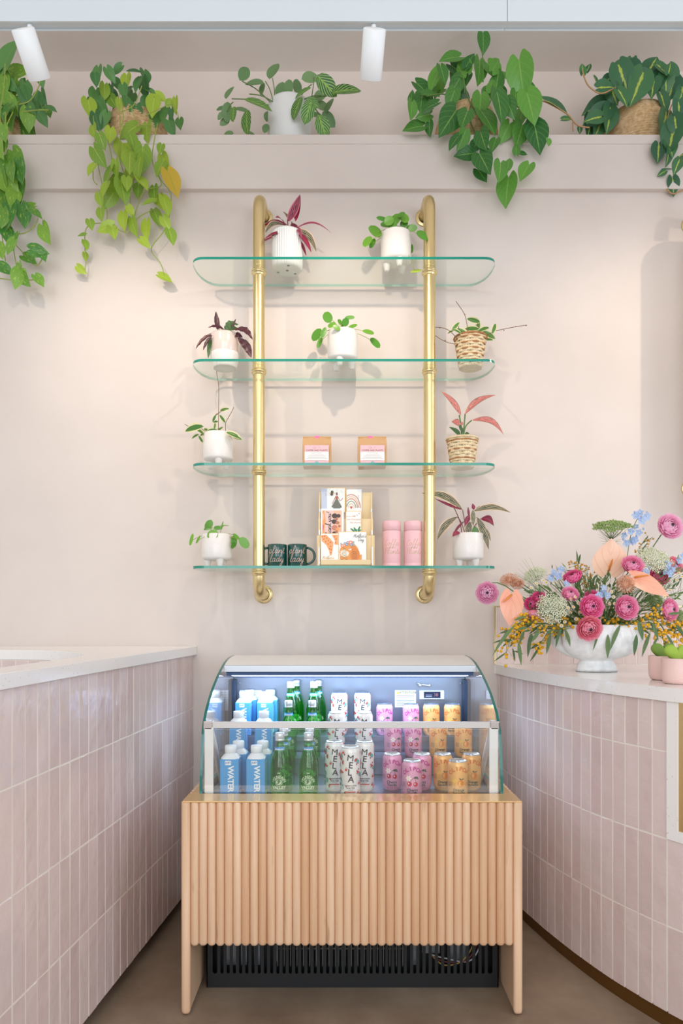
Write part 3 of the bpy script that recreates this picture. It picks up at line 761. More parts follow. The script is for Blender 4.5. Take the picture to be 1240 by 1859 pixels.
put(carton, 479, 2.615, 1, L_+'middle shelf, beside the green bottles, in front')
put(carton, 443, 2.735, 2, L_+'top shelf, leftmost in front')
put(carton, 482, 2.735, 2, L_+'top shelf, beside the green bottles, in front')
put(carton, 453, 2.81, 2, L_+'top shelf, back row at the left')
put(carton, 491, 2.81, 2, L_+'top shelf, back row beside the bottles')
L_ = 'green glass water bottle, '
put(bottle, 508, 2.27, 0, L_+'front row, left one nearest the glass')
put(bottle, 560, 2.27, 0, L_+'front row, right one nearest the glass')
put(bottle, 515, 2.36, 0, L_+'lowest shelf, second behind the front left bottle')
put(bottle, 562, 2.36, 0, L_+'lowest shelf, second behind the front right bottle')
put(bottle, 520, 2.45, 0, L_+'lowest shelf, third behind the front left bottle')
put(bottle, 524, 2.615, 1, L_+'middle shelf, left one')
put(bottle, 567, 2.615, 1, L_+'middle shelf, right one')
put(bottle, 528, 2.735, 2, L_+'top shelf, left one in front')
put(bottle, 570, 2.735, 2, L_+'top shelf, right one in front')
put(bottle, 538, 2.805, 2, L_+'top shelf, back row left')
put(bottle, 578, 2.805, 2, L_+'top shelf, back row right')
L_ = 'tall white melon-patterned water can, '
put(mela, 636, 2.265, 0, L_+'front one of the three on the lowest shelf', .0)
put(mela, 607, 2.365, 0, L_+'left one behind the front can on the lowest shelf', .05)
put(mela, 662, 2.365, 0, L_+'right one behind the front can on the lowest shelf', -.05)
put(mela, 611, 2.615, 1, L_+'middle shelf, left one', .03)
put(mela, 661, 2.615, 1, L_+'middle shelf, right one', -.03)
put(mela, 616, 2.735, 2, L_+'top shelf, left one', .03)
put(mela, 658, 2.735, 2, L_+'top shelf, right one', -.03)
L_ = 'pink cherry soda can, '
put(cherry, 748, 2.265, 0, L_+'front one of three on the lowest shelf', -.05)
put(cherry, 712, 2.375, 0, L_+'left one of the pair behind the front pink can', -.1)
put(cherry, 766, 2.375, 0, L_+'right one of the pair behind the front pink can', -.25)
put(cherry, 713, 2.615, 1, L_+'middle shelf, left one', .35)
put(cherry, 750, 2.615, 1, L_+'middle shelf, right one', -.02)
put(cherry, 698, 2.735, 2, L_+'top shelf, left one beside the melon cans')
put(cherry, 746, 2.735, 2, L_+'top shelf, right one beside the orange cans', .2)
L_ = 'orange soda can, '
put(orange, 831, 2.265, 0, L_+'front one of three on the lowest shelf', -.05)
put(orange, 804, 2.375, 0, L_+'left one of the pair behind the front orange can', -.1)
put(orange, 856, 2.375, 0, L_+'right one of the pair behind the front orange can', -.1)
put(orange, 795, 2.615, 1, L_+'middle shelf, left one', .15)
put(orange, 841, 2.615, 1, L_+'middle shelf, right one')
put(orange, 783, 2.735, 2, L_+'top shelf, left one under the thermostat')
put(orange, 821, 2.735, 2, L_+'top shelf, right one', -.1)

# ------------------------------------------------------------------ brass and glass wall shelf
SH = thing('wall_shelf', 'brass pipe wall shelf holding four clear glass shelves', 'shelf', (.01, -.17, 1.3))
SZ = (2.689, 2.276, 1.856, 1.4394); SF = 2.763; SB = 2.99; PD = 2.85
M_sglass = glassy('clear shelf glass', (.955, .985, .97, 1), .04)
M_sedge = mat('teal polished edge', '#1d8a76', .1, 0, .6); M_sedgelit = mat('edge with painted light piping', '#b5d8c9', .1, 0, .6)  # second edge colour is paler: light piped through the glass, painted in
def shelf_outline(x0, x1):
    y0, y1 = yy(SF), yy(SB); D = y1-y0; P = []
    F = []
    for k in range(13): a = PI/2*(1-k/12); F.append((.056-.056*math.cos(a)**.85, .30*D-.30*D*math.sin(a)**.85))
    B = []
    for k in range(1, 15): a = PI/2*k/14; B.append((.088-.088*math.cos(a)**.9, .30*D+.70*D*math.sin(a)**.9))
    cc = F+B
    return [(x0+a, y0+b) for a, b in cc]+[(x1-a, y0+b) for a, b in reversed(cc)]
for z in SZ:
    m = MB(); ol = shelf_outline(-.617, .628); m.prism(ol, z-.0105, z, 0, 'z', 1)
    for i in range(len(ol)):
        if (ol[i][1]+ol[(i+1) % len(ol)][1])/2 > yy(SF)+.03: m.m[2+i] = 2  # rear and end rim take the edge colour with painted light
    m.build('glass_shelf', [M_sglass, M_sedge, M_sedgelit], SH)
for xp, s in ((-.349, 1), (.3625, -1)):
    yp = yy(PD); zt, zb = 2.998, 1.332; R_ = .075; xw = xp
    pts = [(xp, -.004, zt), (xp, yp+R_, zt)]+[(xp, yp+R_-R_*math.sin(a), zt-R_+R_*math.cos(a)) for a in [PI/2*k/8 for k in range(1, 9)]]
    pts += [(xp, yp, z) for z in (2.6, 2.2, 1.8, 1.5)]
    pts += [(xp, yp+R_-R_*math.cos(a), zb+R_-R_*math.sin(a)) for a in [PI/2*k/8 for k in range(0, 9)]]+[(xp, -.004, zb)]
    m = MB(); m.tube(pts, .0248, 28); m.build('pole', M_brass, SH)
    for z in (zt, zb):
        m = MB(); ax = Matrix.Rotation(PI/2, 3, 'X')
        m.lathe([(.0, 0), (.040, 0), (.040, .004), (.037, .006), (.0265, .008)], (xp, 0, z), 36, axis=ax)
        fl_ = m.build('flange', M_brass, SH)
        for a in (.4, .4+2*PI/3, .4+4*PI/3): m = MB(); m.ball((xp+.033*math.cos(a), -.006, z+.033*math.sin(a)), .003); m.build('screw_head', M_brass, fl_)
    for z in SZ:
        m = MB(); m.lathe([(.0249, z-.037), (.0262, z-.036), (.0275, z-.030), (.0285, z-.0275), (.031, z-.0265), (.0325, z-.023), (.031, z-.0195), (.0275, z-.0185), (.0275, z-.0155), (.0305, z-.0145), (.0305, z-.0125), (.0249, z-.0115)], (xp, yp, 0), 32); m.build('collar', M_brass, SH)
        m = MB(); m.lathe([(.0249, z+.0005), (.0258, z+.001), (.0258, z+.004), (.0249, z+.0045)], (xp, yp, 0), 28); m.build('washer', M_brass, SH)
# brass fitting at the far right edge of the wall with the panel it carries
r = thing('wall_panel', 'brass fitting at the right edge of the wall, holding a tall rounded panel that shades the plaster', 'panel', (1.8, -.15, 2.3))
for z in (2.965, 1.80):
    m = MB(); ax = Matrix.Rotation(PI/2, 3, 'X'); m.lathe([(0, 0), (.042, 0), (.042, .005), (.038, .007), (.022, .009)], (1.541, 0, z), 36, axis=ax); m.build('flange', M_brass, r)
    m = MB(); m.tube([(1.541, -.004, z), (1.541, -.14, z), (1.552, -.17, z-.02), (1.555, -.18, z-.07)], .020, 20); m.build('bracket', M_brass, r)
def rrect(x0, x1, z0, z1, R_, n=8):
    P = []
    for cx_, cz_, a0 in ((x1-R_, z1-R_, 0), (x0+R_, z1-R_, PI/2), (x0+R_, z0+R_, PI), (x1-R_, z0+R_, 3*PI/2)):
        P += [(cx_+R_*math.cos(a0+PI/2*k/n), cz_+R_*math.sin(a0+PI/2*k/n)) for k in range(n+1)]
    return P
m = MB(); m.prism(rrect(1.50, 2.4, 1.62, 2.89, .10), -.20, -.185); m.build('panel', mat('panel back', '#d8cfc8', .5), r)
# ------------------------------------------------------------------ leaves
def leaf_nt(name, rough=.38):
    m = bpy.data.materials.new(name); m.use_nodes = True; t = NT(m); t.p.inputs['Roughness'].default_value = rough
    t.uvn = t.new('ShaderNodeUVMap'); sp = t.new('ShaderNodeSeparateXYZ'); t.link(t.uvn.outputs[0], sp.inputs[0])
    t.u = t.math('ABSOLUTE', t.math('MULTIPLY', t.math('SUBTRACT', sp.outputs[0], .5), 2)); t.v = sp.outputs[1]
    MATS[name] = m
    return m, t
def leaf_fin(t, col, rough=None, trans=.22, tcol=None):
    t.link(col, t.p.inputs['Base Color'])
    tl = t.new('ShaderNodeBsdfTranslucent'); t.link(tcol or col, tl.inputs[0])
    mx = t.new('ShaderNodeMixShader'); mx.inputs[0].default_value = trans
    t.link(t.p.outputs[0], mx.inputs[1]); t.link(tl.outputs[0], mx.inputs[2]); t.link(mx.outputs[0], t.out.inputs[0])
def vary(t, c1, c2):
    at = t.new('ShaderNodeAttribute', attribute_name='tint'); return t.mix(at.outputs['Fac'], lin(c1), lin(c2))
def veins(t, k, slope, lo, hi):
    """side veins running outward from the midrib"""
    x = t.math('SUBTRACT', t.v, t.math('MULTIPLY', t.u, slope)); s = t.math('SINE', t.math('MULTIPLY', x, k))
    return t.ramp(s, lo, hi)
def green_leaf(name, c1, c2, rib=None, rough=.36):
    m, t = leaf_nt(name, rough); c = vary(t, c1, c2)
    if rib:
        f = t.math('LESS_THAN', t.u, .05); v = t.math('MULTIPLY', veins(t, 34, .45, .93, 1), .35)
        c = t.mix(t.math('MAXIMUM', t.math('MULTIPLY', f, .6), v), c, lin(rib))
    leaf_fin(t, c); return m
L_heart = green_leaf('heart leaf green', '#b2cc42', '#719e36', '#cadb6c')
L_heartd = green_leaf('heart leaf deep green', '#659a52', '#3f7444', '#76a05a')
L_yellow = green_leaf('yellowing leaf', '#d8b63c', '#c9a93a', '#8fae3c')
L_phil = green_leaf('philodendron leaf', '#6aa842', '#2f6c32', '#98c864', .3)
L_pilea = green_leaf('pilea leaf', '#7ab438', '#4a8c32', None, .3)
L_soft = green_leaf('narrow olive leaf', '#6a8450', '#48663c', None, .5)
L_grass = green_leaf('fresh stem green', '#6e9440', '#56793a', None, .5)
def marble(name, c1, c2, c3, lo, hi, scale=9, edge=0):
    m, t = leaf_nt(name); c = vary(t, c1, c2)
    n = t.noise(scale, 5, 'UV', (2.2, 1, 1), .7)
    leaf_fin(t, t.mix(t.math('MULTIPLY', t.math('MAXIMUM', t.ramp(n, lo, hi), t.math('MULTIPLY', t.ramp(t.u, .8, .95), edge)), .85), c, lin(c3))); return m
L_pothos = marble('variegated pothos leaf', '#86b440', '#44863a', '#c6da5e', .54, .64, 3)
L_agla = marble('pink mottled leaf', '#e58d88', '#dc7d7c', '#46552f', .50, .57, 9, 1); 
m_, t = leaf_nt('brasil leaf'); c = vary(t, '#4c8050', '#32664a')
x = t.math('ADD', t.math('MULTIPLY', t.noise(4, 3, 'UV', (1, 2, 1)), .30), 0)
f = t.ramp(t.math('SUBTRACT', x, t.u), .02, .08); leaf_fin(t, t.mix(f, c, lin('#b9cc58'))); L_brasil = m_
m_, t = leaf_nt('prayer plant leaf', .45); c = vary(t, '#43803a', '#306834'); f = veins(t, 36, .55, .45, .85); g_ = t.ramp(t.math('ADD', t.u, t.math('MULTIPLY', t.noise(9, 3, 'UV'), .2)), .26, .12)
c = t.mix(t.math('MULTIPLY', f, .85), c, lin('#b9d676')); leaf_fin(t, t.mix(g_, c, lin('#93bd4c'))); L_pray = m_
m_, t = leaf_nt('pale prayer leaf back', .5); c = vary(t, '#84a670', '#668e5c'); f = veins(t, 42, .55, .7, .98); leaf_fin(t, t.mix(t.math('MULTIPLY', f, .35), c, lin('#9ab47a'))); L_prayb = m_
def striped(name, g1, g2, edge, under, both=False):
    m, t = leaf_nt(name, .4); c = vary(t, g1, g2); f = veins(t, 22, .9, .35, .7); f = t.math('MULTIPLY', f, .75)
    e = t.ramp(t.math('ADD', t.u, t.math('MULTIPLY', t.noise(5, 2, 'UV'), .25)), .84, .95); f = t.math('MAXIMUM', f, e)
    c = t.mix(f, c, lin(edge)); leaf_fin(t, c, trans=.15); return m
L_strom = striped('cream striped leaf', '#33523c', '#27432f', '#e6c9a8', '#a22a4c')
L_stromp = striped('pink striped leaf', '#7c2843', '#6a1f38', '#dd7f92', '#a22a4c')
L_wine = green_leaf('wine red leaf', '#a02c4e', '#762039', '#d0607c', .35)
L_dark = green_leaf('dark plum leaf', '#5c3038', '#432731', '#72484e', .35)
m_, t = leaf_nt('wavy dark green leaf', .4); c = vary(t, '#5e8048', '#446a3c'); f = veins(t, 48, .4, .2, .5); leaf_fin(t, t.mix(t.math('MULTIPLY', f, .8), c, lin('#26432f'))); L_calath = m_
m_, t = leaf_nt('cream edged leaf', .3); c = vary(t, '#5f8f3e', '#477a38'); e = t.ramp(t.math('ADD', t.u, t.math('MULTIPLY', t.noise(4, 3, 'UV'), .3)), .72, .80); leaf_fin(t, t.mix(e, c, lin('#e3dcb0'))); L_hoya = m_

def shape(kind, v):
    if kind == 'heart':
        T_ = (.50, .80, .94, 1.0, .98, .90, .77, .60, .40, .19, 0); x = min(max(v, 0), 1)*10; i = min(int(x), 9); return T_[i]+(T_[i+1]-T_[i])*(x-i)
    if kind == 'round': return math.sqrt(max(0, 1-(2*v-1)**2))
    if kind == 'oval': return math.sin(PI*min(1, max(0, v))**.92)**.62
    if kind == 'lance': return math.sin(PI*v**.85)**.9*(1-.12*v)
    if kind == 'wavy': return math.sin(PI*v**.9)**.8
    return 1
def leaf(mb, tint, base, dir_, nrm, L, Wd, kind='heart', fold=.25, curl=.25, mi=0, twist=0, nv=9, nu=6, wob=.0):
    d = Vector(dir_).normalized(); n = Vector(nrm); n = n-d*n.dot(d)
    n = n.normalized() if n.length > 1e-5 else d.orthogonal().normalized(); s = n.cross(d)
    vs, us, fs = [], [], []; ph = random.uniform(0, 6)
    for j in range(nv+1):
        v = j/nv; hw = shape(kind, v)*Wd/2
        for i in range(nu+1):
            u = 2*i/nu-1; al = v*L
            if kind == 'heart': al -= .20*L*(1-v)**3*math.sin(min(1, abs(u)*1.0)*PI*.66)
            if kind == 'round': al = v*L
            x = u*hw; z = fold*abs(x)*.9-curl*L*(v**2)*.9+(wob*math.sin(v*18+ph+u)*abs(u))*Wd
            al2 = al*(1-.25*curl*v)
            tw = twist*v; z2 = z*math.cos(tw)+x*math.sin(tw); x2 = x*math.cos(tw)-z*math.sin(tw)
            vs.append(base+d*al2+s*x2+n*z2); us.append((i/nu, v))
    for j in range(nv):
        for i in range(nu):
            k = j*(nu+1)+i; fs.append((k, k+1, k+nu+2, k+nu+1))
    mb.add(vs, fs, mi, us, True); tint += [random.random()]*1*len(fs) if False else [0]*0
    q = random.random(); tint.extend([q]*len(fs))
class Plant:
    """leaves, stems and the pot of one plant; positions are points of the place"""
    def __init__(s, root): s.root = root; s.lf = MB(); s.t = []; s.st = MB()
    def at(s, px, py, Lpx, ang, d, wr=.8, kind='heart', tilt=None, mi=0, centre=True, back=None, fold=.25, curl=.2, toward=None):
        """leaf with its middle seen at (px,py); ang is the way its tip points"""
        L = Lpx/FP*d; a = math.radians(ang); ty = random.uniform(-.35, .15) if toward is None else toward
        dr = Vector((math.cos(a), ty, math.sin(a))).normalized()
        nr = Vector((random.uniform(-.8, .8), -1, random.uniform(-.3, .8))) if tilt is None else Vector(tilt)
        p = W(px, py, d)
        if centre: p = p-dr*L*.45
        leaf(s.lf, s.t, p, dr, nr, L*1.08, L*wr, kind, fold, curl, mi)
        return p
    def bt(s, a, b, wpx, d, kind='lance', mi=0, nrm=None, d2=None, fold=.2, arch=.12, wob=0, mid=None):
        """long leaf from base a to tip b through an arched middle"""
        A = W(a[0], a[1], d); B = W(b[0], b[1], d2 or d); Lv = B-A; L = Lv.length; wd = wpx/FP*d
        up = Vector((0, 0, 1)); dr = Lv.normalized(); nr = Vector(nrm) if nrm else Vector((0, -1, .45))
        nr = (nr-dr*nr.dot(dr)).normalized(); sd = nr.cross(dr); nv, nu = 14, 6; vs = []; us = []; fs = []; ph = random.uniform(0, 6)
        lift = up-dr*up.dot(dr)
        for j in range(nv+1):
            v = j/nv; hw = shape(kind, v)*wd/2; c = A+Lv*v+lift*arch*L*math.sin(PI*v)
            for i in range(nu+1):
                u = 2*i/nu-1; vs.append(c+sd*u*hw+nr*(fold*abs(u)*hw-.0+wob*wd*math.sin(v*26+ph)*abs(u))); us.append((i/nu, v))
        for j in range(nv):
            for i in range(nu):
                k = j*(nu+1)+i; fs.append((k, k+1, k+nu+2, k+nu+1))
        s.lf.add(vs, fs, mi, us, True); s.t.extend([random.random()]*len(fs))
    def stem(s, pts, r=.0012, d=None, mi=0, n=6):
        P = [W(*p) if len(p) == 3 and d is None and not isinstance(p, Vector) else (p if isinstance(p, Vector) else W(p[0], p[1], d)) for p in pts]
        s.st.tube(catmull(P, 5) if len(P) > 2 else P, r, n, mi)
    def done(s, mats, smats, fname='foliage', sname='stems'):
        if s.lf.f:
            o = s.lf.build(fname, mats, s.root, fix=False); at = o.data.attributes.new('tint', 'FLOAT', 'FACE'); at.data.foreach_set('value', s.t)
        if s.st.f: s.st.build(sname, smats, s.root)
M_stem = mat('yellow green vine', '#9aa84a', .5); M_stemg = mat('green stalk', '#5c7c3a', .5); M_stemb = mat('tan vine', '#b98f62', .55); M_stemr = mat('maroon stalk', '#6e2a36', .5)
M_soil = mat('dark potting soil', '#3a2b22', .95); t = NT(M_soil); t.bump(t.noise(90, 4), .6, .01)

# ------------------------------------------------------------------ pots
M_pot = mat('off-white glazed ceramic', '#e9e4df', .28); t = NT(M_pot)
t.link(t.mix(t.math('MULTIPLY', t.ramp(t.noise(260, 2), .62, .72), .35), lin('#eae5e0'), lin('#c3b8ac')), t.p.inputs['Base Color'])
M_potw = mat('matte white pot', '#e6e6e4', .5); M_potp = mat('pinkish glazed ceramic', '#e3cfc5', .2, coat=.5); M_foot = mat('felt pad', '#6f6f6c', .8)
def rope_mat(name, c1, c2):
    m = mat(name, c1, .85); t = NT(m); n = t.noise(55, 3, sc=(1, 1, 1.3), rough=.6)
    t.link(t.mix(t.ramp(n, .35, .65), lin(c1), lin(c2)), t.p.inputs['Base Color']); t.bump(n, .5, .01); return m
M_rope = rope_mat('woven seagrass', '#dcbf97', '#bb9767'); M_wick = rope_mat('bleached wicker', '#ecd9b6', '#dbc093'); M_wickd = rope_mat('brown wicker band', '#b87f50', '#a06a40')
def soil(root, r, z, c): m = MB(); m.lathe([(0, z+.004), (r*.6, z+.003), (r, z)], c, 24); m.build('soil', M_soil, root)
def footed_pot(root, c, R=.0635, body=.118, foot=.034, rot=.5):
    """cylinder pot with a stepped rim and three tapered feet; c is the point between the feet"""
    x, y, z = c; b = z+foot; m = MB()
    m.lathe([(0, b-.004), (R*.80, b-.003), (R*.95, b+.002), (R, b+.009), (R, b+body*.80), (R*.985, b+body*.81), (R*.975, b+body-.002), (R*.955, b+body), (R*.92, b+body-.002), (R*.92, b+body*.85), (0, b+body*.85)], (x, y, 0), 56); pb_ = m.build('pot', M_pot, root)
    for k in range(3):
        a = rot+2*PI*k/3; m = MB(); fx, fy = x+R*.62*math.cos(a), y+R*.62*math.sin(a)
        m.lathe([(0, z+.0005), (.0085, z+.001), (.0105, z+.004), (.0165, b-.002), (.018, b+.002)], (fx, fy, 0), 20); m.build('foot', M_pot, pb_)
    soil(root, R*.92, b+body*.87, (x, y, 0))
def coil_pot(root, c, R, h, R0, R2, n=None, top_r=None):
    """round woven basket built of stacked coils"""
    x, y, z = c; n = n or int(h/.009); m = MB(); prof = []
    for k in range(n*6+1):
        v = k/(n*6); a = (R0*(1-v)+R2*v)+(R-(R0+R2)/2)*math.sin(PI*v)
        prof.append((a+.0042*abs(math.sin(PI*k/6)), z+h*v))
    prof += [(R2-.006, z+h), (R2-.010, z+h-.02), (0, z+h-.022)]
    m.lathe([(0, z)]+prof, (x, y, 0), 96, rf=lambda t, zz: 1+.012*math.sin(t*48)*math.cos(zz*PI/(h/n)))
    m.build('woven_pot', M_rope, root)
def wicker(root, c, R0, R1, h, bands=(), rows=10, mi_list=None):
    """flat-splint basket: splints passing over and under upright ribs"""
    x, y, z = c; m = MB(); n = 64; ribs = 16
    for j in range(rows):
        z0 = z+h*j/rows+.0006; z1 = z+h*(j+1)/rows-.0006; mi = 0; vs = []
        for q in range(4):
            zz = (z0, z0+.0008, z1-.0008, z1)[q]; Rr = R0+(R1-R0)*(zz-z)/h
            for i in range(n):
                t = 2*PI*i/n; o = .0018*math.sin(t*ribs/2+PI*j)+(.0006 if q in (1, 2) else -.0006)
                vs.append((x+(Rr+o)*math.cos(t), y+(Rr+o)*math.sin(t), zz))
        m.add(vs, [(q*n+i, q*n+(i+1) % n, (q+1)*n+(i+1) % n, (q+1)*n+i) for q in range(3) for i in range(n)], mi, None, True)
        if j in bands:
            vs = []; zm = z1
            for q in range(3):
                zz = zm+(-.0028, 0, .0028)[q]; Rr = R0+(R1-R0)*(zz-z)/h
                for i in range(n): t = 2*PI*i/n; o = .0024*math.sin(t*ribs/2)+(.0024 if q == 1 else .0012); vs.append((x+(Rr+o)*math.cos(t), y+(Rr+o)*math.sin(t), zz))
            m.add(vs, [(q*n+i, q*n+(i+1) % n, (q+1)*n+(i+1) % n, (q+1)*n+i) for q in range(2) for i in range(n)], 1, None, True)
    for k in range(ribs*2):
        t = PI*k/ribs+.1; m.tube([(x+(R0-.0012)*math.cos(t), y+(R0-.0012)*math.sin(t), z), (x+(R1-.0012)*math.cos(t), y+(R1-.0012)*math.sin(t), z+h)], .0016, 5)
    m.lathe([(0, z), (R0-.002, z), (R0-.003, z+.003)], (x, y, 0), n)
    m.build('woven_basket', [M_wick, M_wickd], root)
    m = MB(); m.lathe([(R1-.004, z+h-.004), (R1+.003, z+h-.004), (R1+.0042, z+h), (R1+.002, z+h+.004), (R1-.004, z+h+.003)], (x, y, 0), n, rf=lambda t, zz: 1+.018*math.sin(t*22+zz*900)); m.build('basket_rim', [M_wickd if 1 in bands and len(bands) > 4 else M_wick], root)
    m = MB(); m.lathe([(R1-.006, z+h-.002), (R1-.008, z+h-.02), (0, z+h-.018)], (x, y, 0), 30); m.build('soil', M_soil, root)
def inside_vine(P, pts, d, r=.0022, mi=0): P.stem([(a, b, d) for a, b in pts], r, mi=mi)
# ------------------------------------------------------------------ plants on the high ledge
LZ = LEDGE+.0005
def zt(lst, ox, oy, k, f): return [f(ox+q[0]*k, oy+q[1]*k, q[2]*k, *q[3:]) for q in lst]
def fill(P, n, box, d, lpx, kind='heart', mi=0, wr=.8, ang=(220, 320), exclude=None):
    for _ in range(n):
        x = random.uniform(box[0], box[2]); y = random.uniform(box[1], box[3])
        P.at(x, y, random.uniform(*lpx), random.uniform(*ang), random.uniform(*d), wr, kind, mi=mi)
def ledge_spot(px, d): p = W(px, 245, d); return (p.x, p.y, LZ)

# pothos at the left edge
K = 1/2.952
c = ledge_spot(8, 3.16); r = thing('potted_pothos', 'trailing variegated pothos in a woven pot on the high ledge, at the left edge', 'potted plant', c)
coil_pot(r, c, .125, .17, .100, .110)
P = Plant(r)
lst = [(45,285,160,55),(95,385,130,5),(25,520,100,200),(-10,600,110,270),(140,480,90,280),(218,430,66,290),(105,550,120,210),(228,520,90,290),(205,550,85,250),(268,580,75,340),(255,595,70,300),(228,635,80,300),(150,640,105,270),(135,690,160,300),(60,640,110,260),(20,710,80,270),(90,850,125,300),(105,915,110,270),(40,980,150,310),(5,960,130,290),(100,1020,125,265),(60,920,90,270),(20,1060,110,270),(40,1160,130,250),(125,1150,115,280),(140,1110,85,200),(190,1140,75,330),(35,1250,105,290),(15,1160,105,270),(240,1250,110,290),(80,1290,95,250),(55,1320,85,230),(205,1345,95,350),(155,1385,85,330),(230,1370,65,300),(28,1440,85,330),(0,1340,85,290),(105,1440,75,280),(95,1490,105,260),(135,1500,85,300),(210,1500,75,310),(10,450,125,280),(60,470,125,270),(30,600,100,250),(110,610,90,300),(60,560,100,300),(165,580,70,310),(0,800,100,280),(30,880,90,250),(0,1090,110,280),(60,1090,80,260)]
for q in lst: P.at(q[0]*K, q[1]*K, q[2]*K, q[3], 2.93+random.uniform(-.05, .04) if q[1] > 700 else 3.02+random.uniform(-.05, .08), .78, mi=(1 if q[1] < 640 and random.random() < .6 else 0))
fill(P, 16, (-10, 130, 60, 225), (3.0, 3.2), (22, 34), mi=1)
fill(P, 8, (-10, 250, 25, 420), (2.9, 3.0), (24, 36))
for pts in ([(30,600),(32,740),(25,900),(50,1100),(60,1250),(80,1380),(100,1480)],[(0,620),(8,760),(10,900),(0,1100),(15,1300),(30,1400)],[(60,1290),(110,1340),(165,1405),(205,1420),(240,1355)],[(60,1250),(130,1250),(185,1210),(205,1170)],[(0,1492),(60,1500),(150,1502),(205,1495)],[(70,600),(30,690),(14,800)],[(100,560),(160,540),(205,470),(215,430)],[(120,600),(200,590),(260,590)],[(10,560),(25,420),(28,340)]):
    inside_vine(P, [(a*K, b*K) for a, b in pts], 2.96, .0022)
P.done([L_pothos, L_heartd], M_stem)

# heart-leaf philodendron, second from the left
c = ledge_spot(250, 3.17); r = thing('potted_philodendron', 'heart-leaf philodendron with long yellow-green trailing vines on the high ledge, second from left', 'potted plant', c)
coil_pot(r, c, .137, .175, .108, .120)
P = Plant(r)
lst = [(522,398,90,265),(512,425,70,280),(592,400,75,300),(628,372,65,215),(675,432,85,270),(720,380,75,0),(782,408,85,290),(735,450,80,250),(775,470,95,275),(662,487,75,280),(810,490,70,330),(480,575,110,285),(512,520,100,275),(560,490,80,270),(605,545,80,300),(640,560,60,270),(553,595,110,290),(520,650,100,285),(500,700,80,280),(728,610,95,270),(820,565,110,265),(680,550,70,280),(775,550,70,255),(862,520,65,330),(905,545,45,60),(938,565,75,265),(880,610,90,255),(918,610,55,270),(963,660,65,275),(915,680,90,290),(830,640,90,260),(620,680,80,290),(690,700,110,215),(655,800,125,275),(710,760,95,290),(785,705,110,270),(545,755,80,290),(530,840,110,300),(488,905,70,240),(765,850,130,270),(740,900,130,255),(695,860,120,270),(860,795,60,260),(880,865,90,290),(855,900,90,250),(925,975,135,295,1),(575,950,115,240),(640,945,75,0),(660,1020,120,285),(620,900,80,270),(700,930,110,260),(765,975,90,310),(740,1020,80,270),(585,1070,105,240),(535,1070,70,280),(825,1040,90,270),(890,1100,100,290),(800,1080,80,200),(860,1080,80,280),(540,1145,75,275),(565,1220,90,200),(605,1240,80,290),(485,1200,65,290),(700,1130,60,300),(660,1180,95,270),(715,1215,90,280),(783,1230,95,265),(840,1165,80,290),(890,1195,75,300),(918,1265,85,290),(775,1300,70,320),(885,1487,75,340),(437,1258,45,180),(460,1312,55,290),(458,1375,45,280),(435,1445,60,320),(690,490,80,240),(560,640,80,250),(590,720,80,270),(650,620,70,300),(610,1000,90,250),(680,980,80,280),(560,1010,80,250)]
for q in lst:
    deep = q[1] < 690
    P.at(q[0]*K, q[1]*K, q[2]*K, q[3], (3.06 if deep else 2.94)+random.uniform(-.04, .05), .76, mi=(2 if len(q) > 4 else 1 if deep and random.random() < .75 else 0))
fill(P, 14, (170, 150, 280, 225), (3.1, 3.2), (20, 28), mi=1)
for pts in ([(640,560),(645,700),(640,850),(690,1000),(700,1130)],[(700,560),(740,660),(830,690),(815,860),(865,990),(780,1020),(735,1110),(690,1240),(625,1225)],[(845,660),(815,850),(860,960),(915,1040),(905,1170),(870,1250),(810,1335),(860,1410),(880,1475)],[(500,620),(520,850),(560,1050),(572,1180),(500,1200),(460,1230),(455,1330),(462,1390),(455,1445)],[(560,700),(600,860),(560,1000),(580,1100)],[(690,700),(720,800),(780,880)],[(830,1120),(750,1160),(710,1200)],[(780,620),(860,580),(930,560),(960,640)],[(640,500),(660,640),(610,760)],[(500,880),(500,960),(520,990)],[(760,460),(720,560),(650,600)]):
    inside_vine(P, [(a*K, b*K) for a, b in pts], 2.96, .0020)
P.done([L_heart, L_heartd, L_yellow], M_stem)

# prayer plant in a white pot
K2 = 1/3.444
c = ledge_spot(526, 3.17); r = thing('potted_prayer_plant', 'prayer plant with pale veined leaves in a plain white pot on the high ledge', 'potted plant', c)
x, y, z = c; m = MB(); m.lathe([(0, z), (.092, z), (.100, z+.005), (.101, z+.20), (.1005, z+.245), (.097, z+.25), (.094, z+.245), (.094, z+.225), (0, z+.225)], (x, y, 0), 60); m.build('pot', M_potw, r)
soil(r, .093, z+.23, (x, y, 0))
P = Plant(r)
lst = [(215,325,110,60,1),(120,440,100,70,1),(290,375,120,170,1),(395,305,125,70,1),(295,500,175,-8,0),(230,610,140,265,0),(148,565,90,260,0),(110,550,110,265,1),(75,538,60,180,1),(75,580,60,225,1),(100,620,70,210,1),(448,430,120,85,1),(495,400,100,270,1),(550,405,100,80,1),(590,430,115,200,0),(625,345,115,20,1),(725,385,160,318,0),(848,420,190,22,0),(548,522,135,240,0),(620,548,135,250,0),(690,460,100,40,1),(745,520,115,80,1),(705,642,140,290,0),(740,600,110,310,1),(670,580,70,10,1),(200,545,100,0,1),(330,410,70,250,1),(125,695,60,180,1),(252,692,60,0,1),(352,665,70,75,1),(640,500,90,330,0),(365,590,80,80,1),(470,440,90,110,1),(700,520,90,340,1)]
for q in lst: P.at(380+q[0]*K2, 40+q[1]*K2, q[2]*K2, q[3], (3.0 if q[4] == 0 else 3.12)+random.uniform(-.03, .05), .64, 'oval', mi=q[4], toward=random.uniform(-.15, .15), fold=.15)
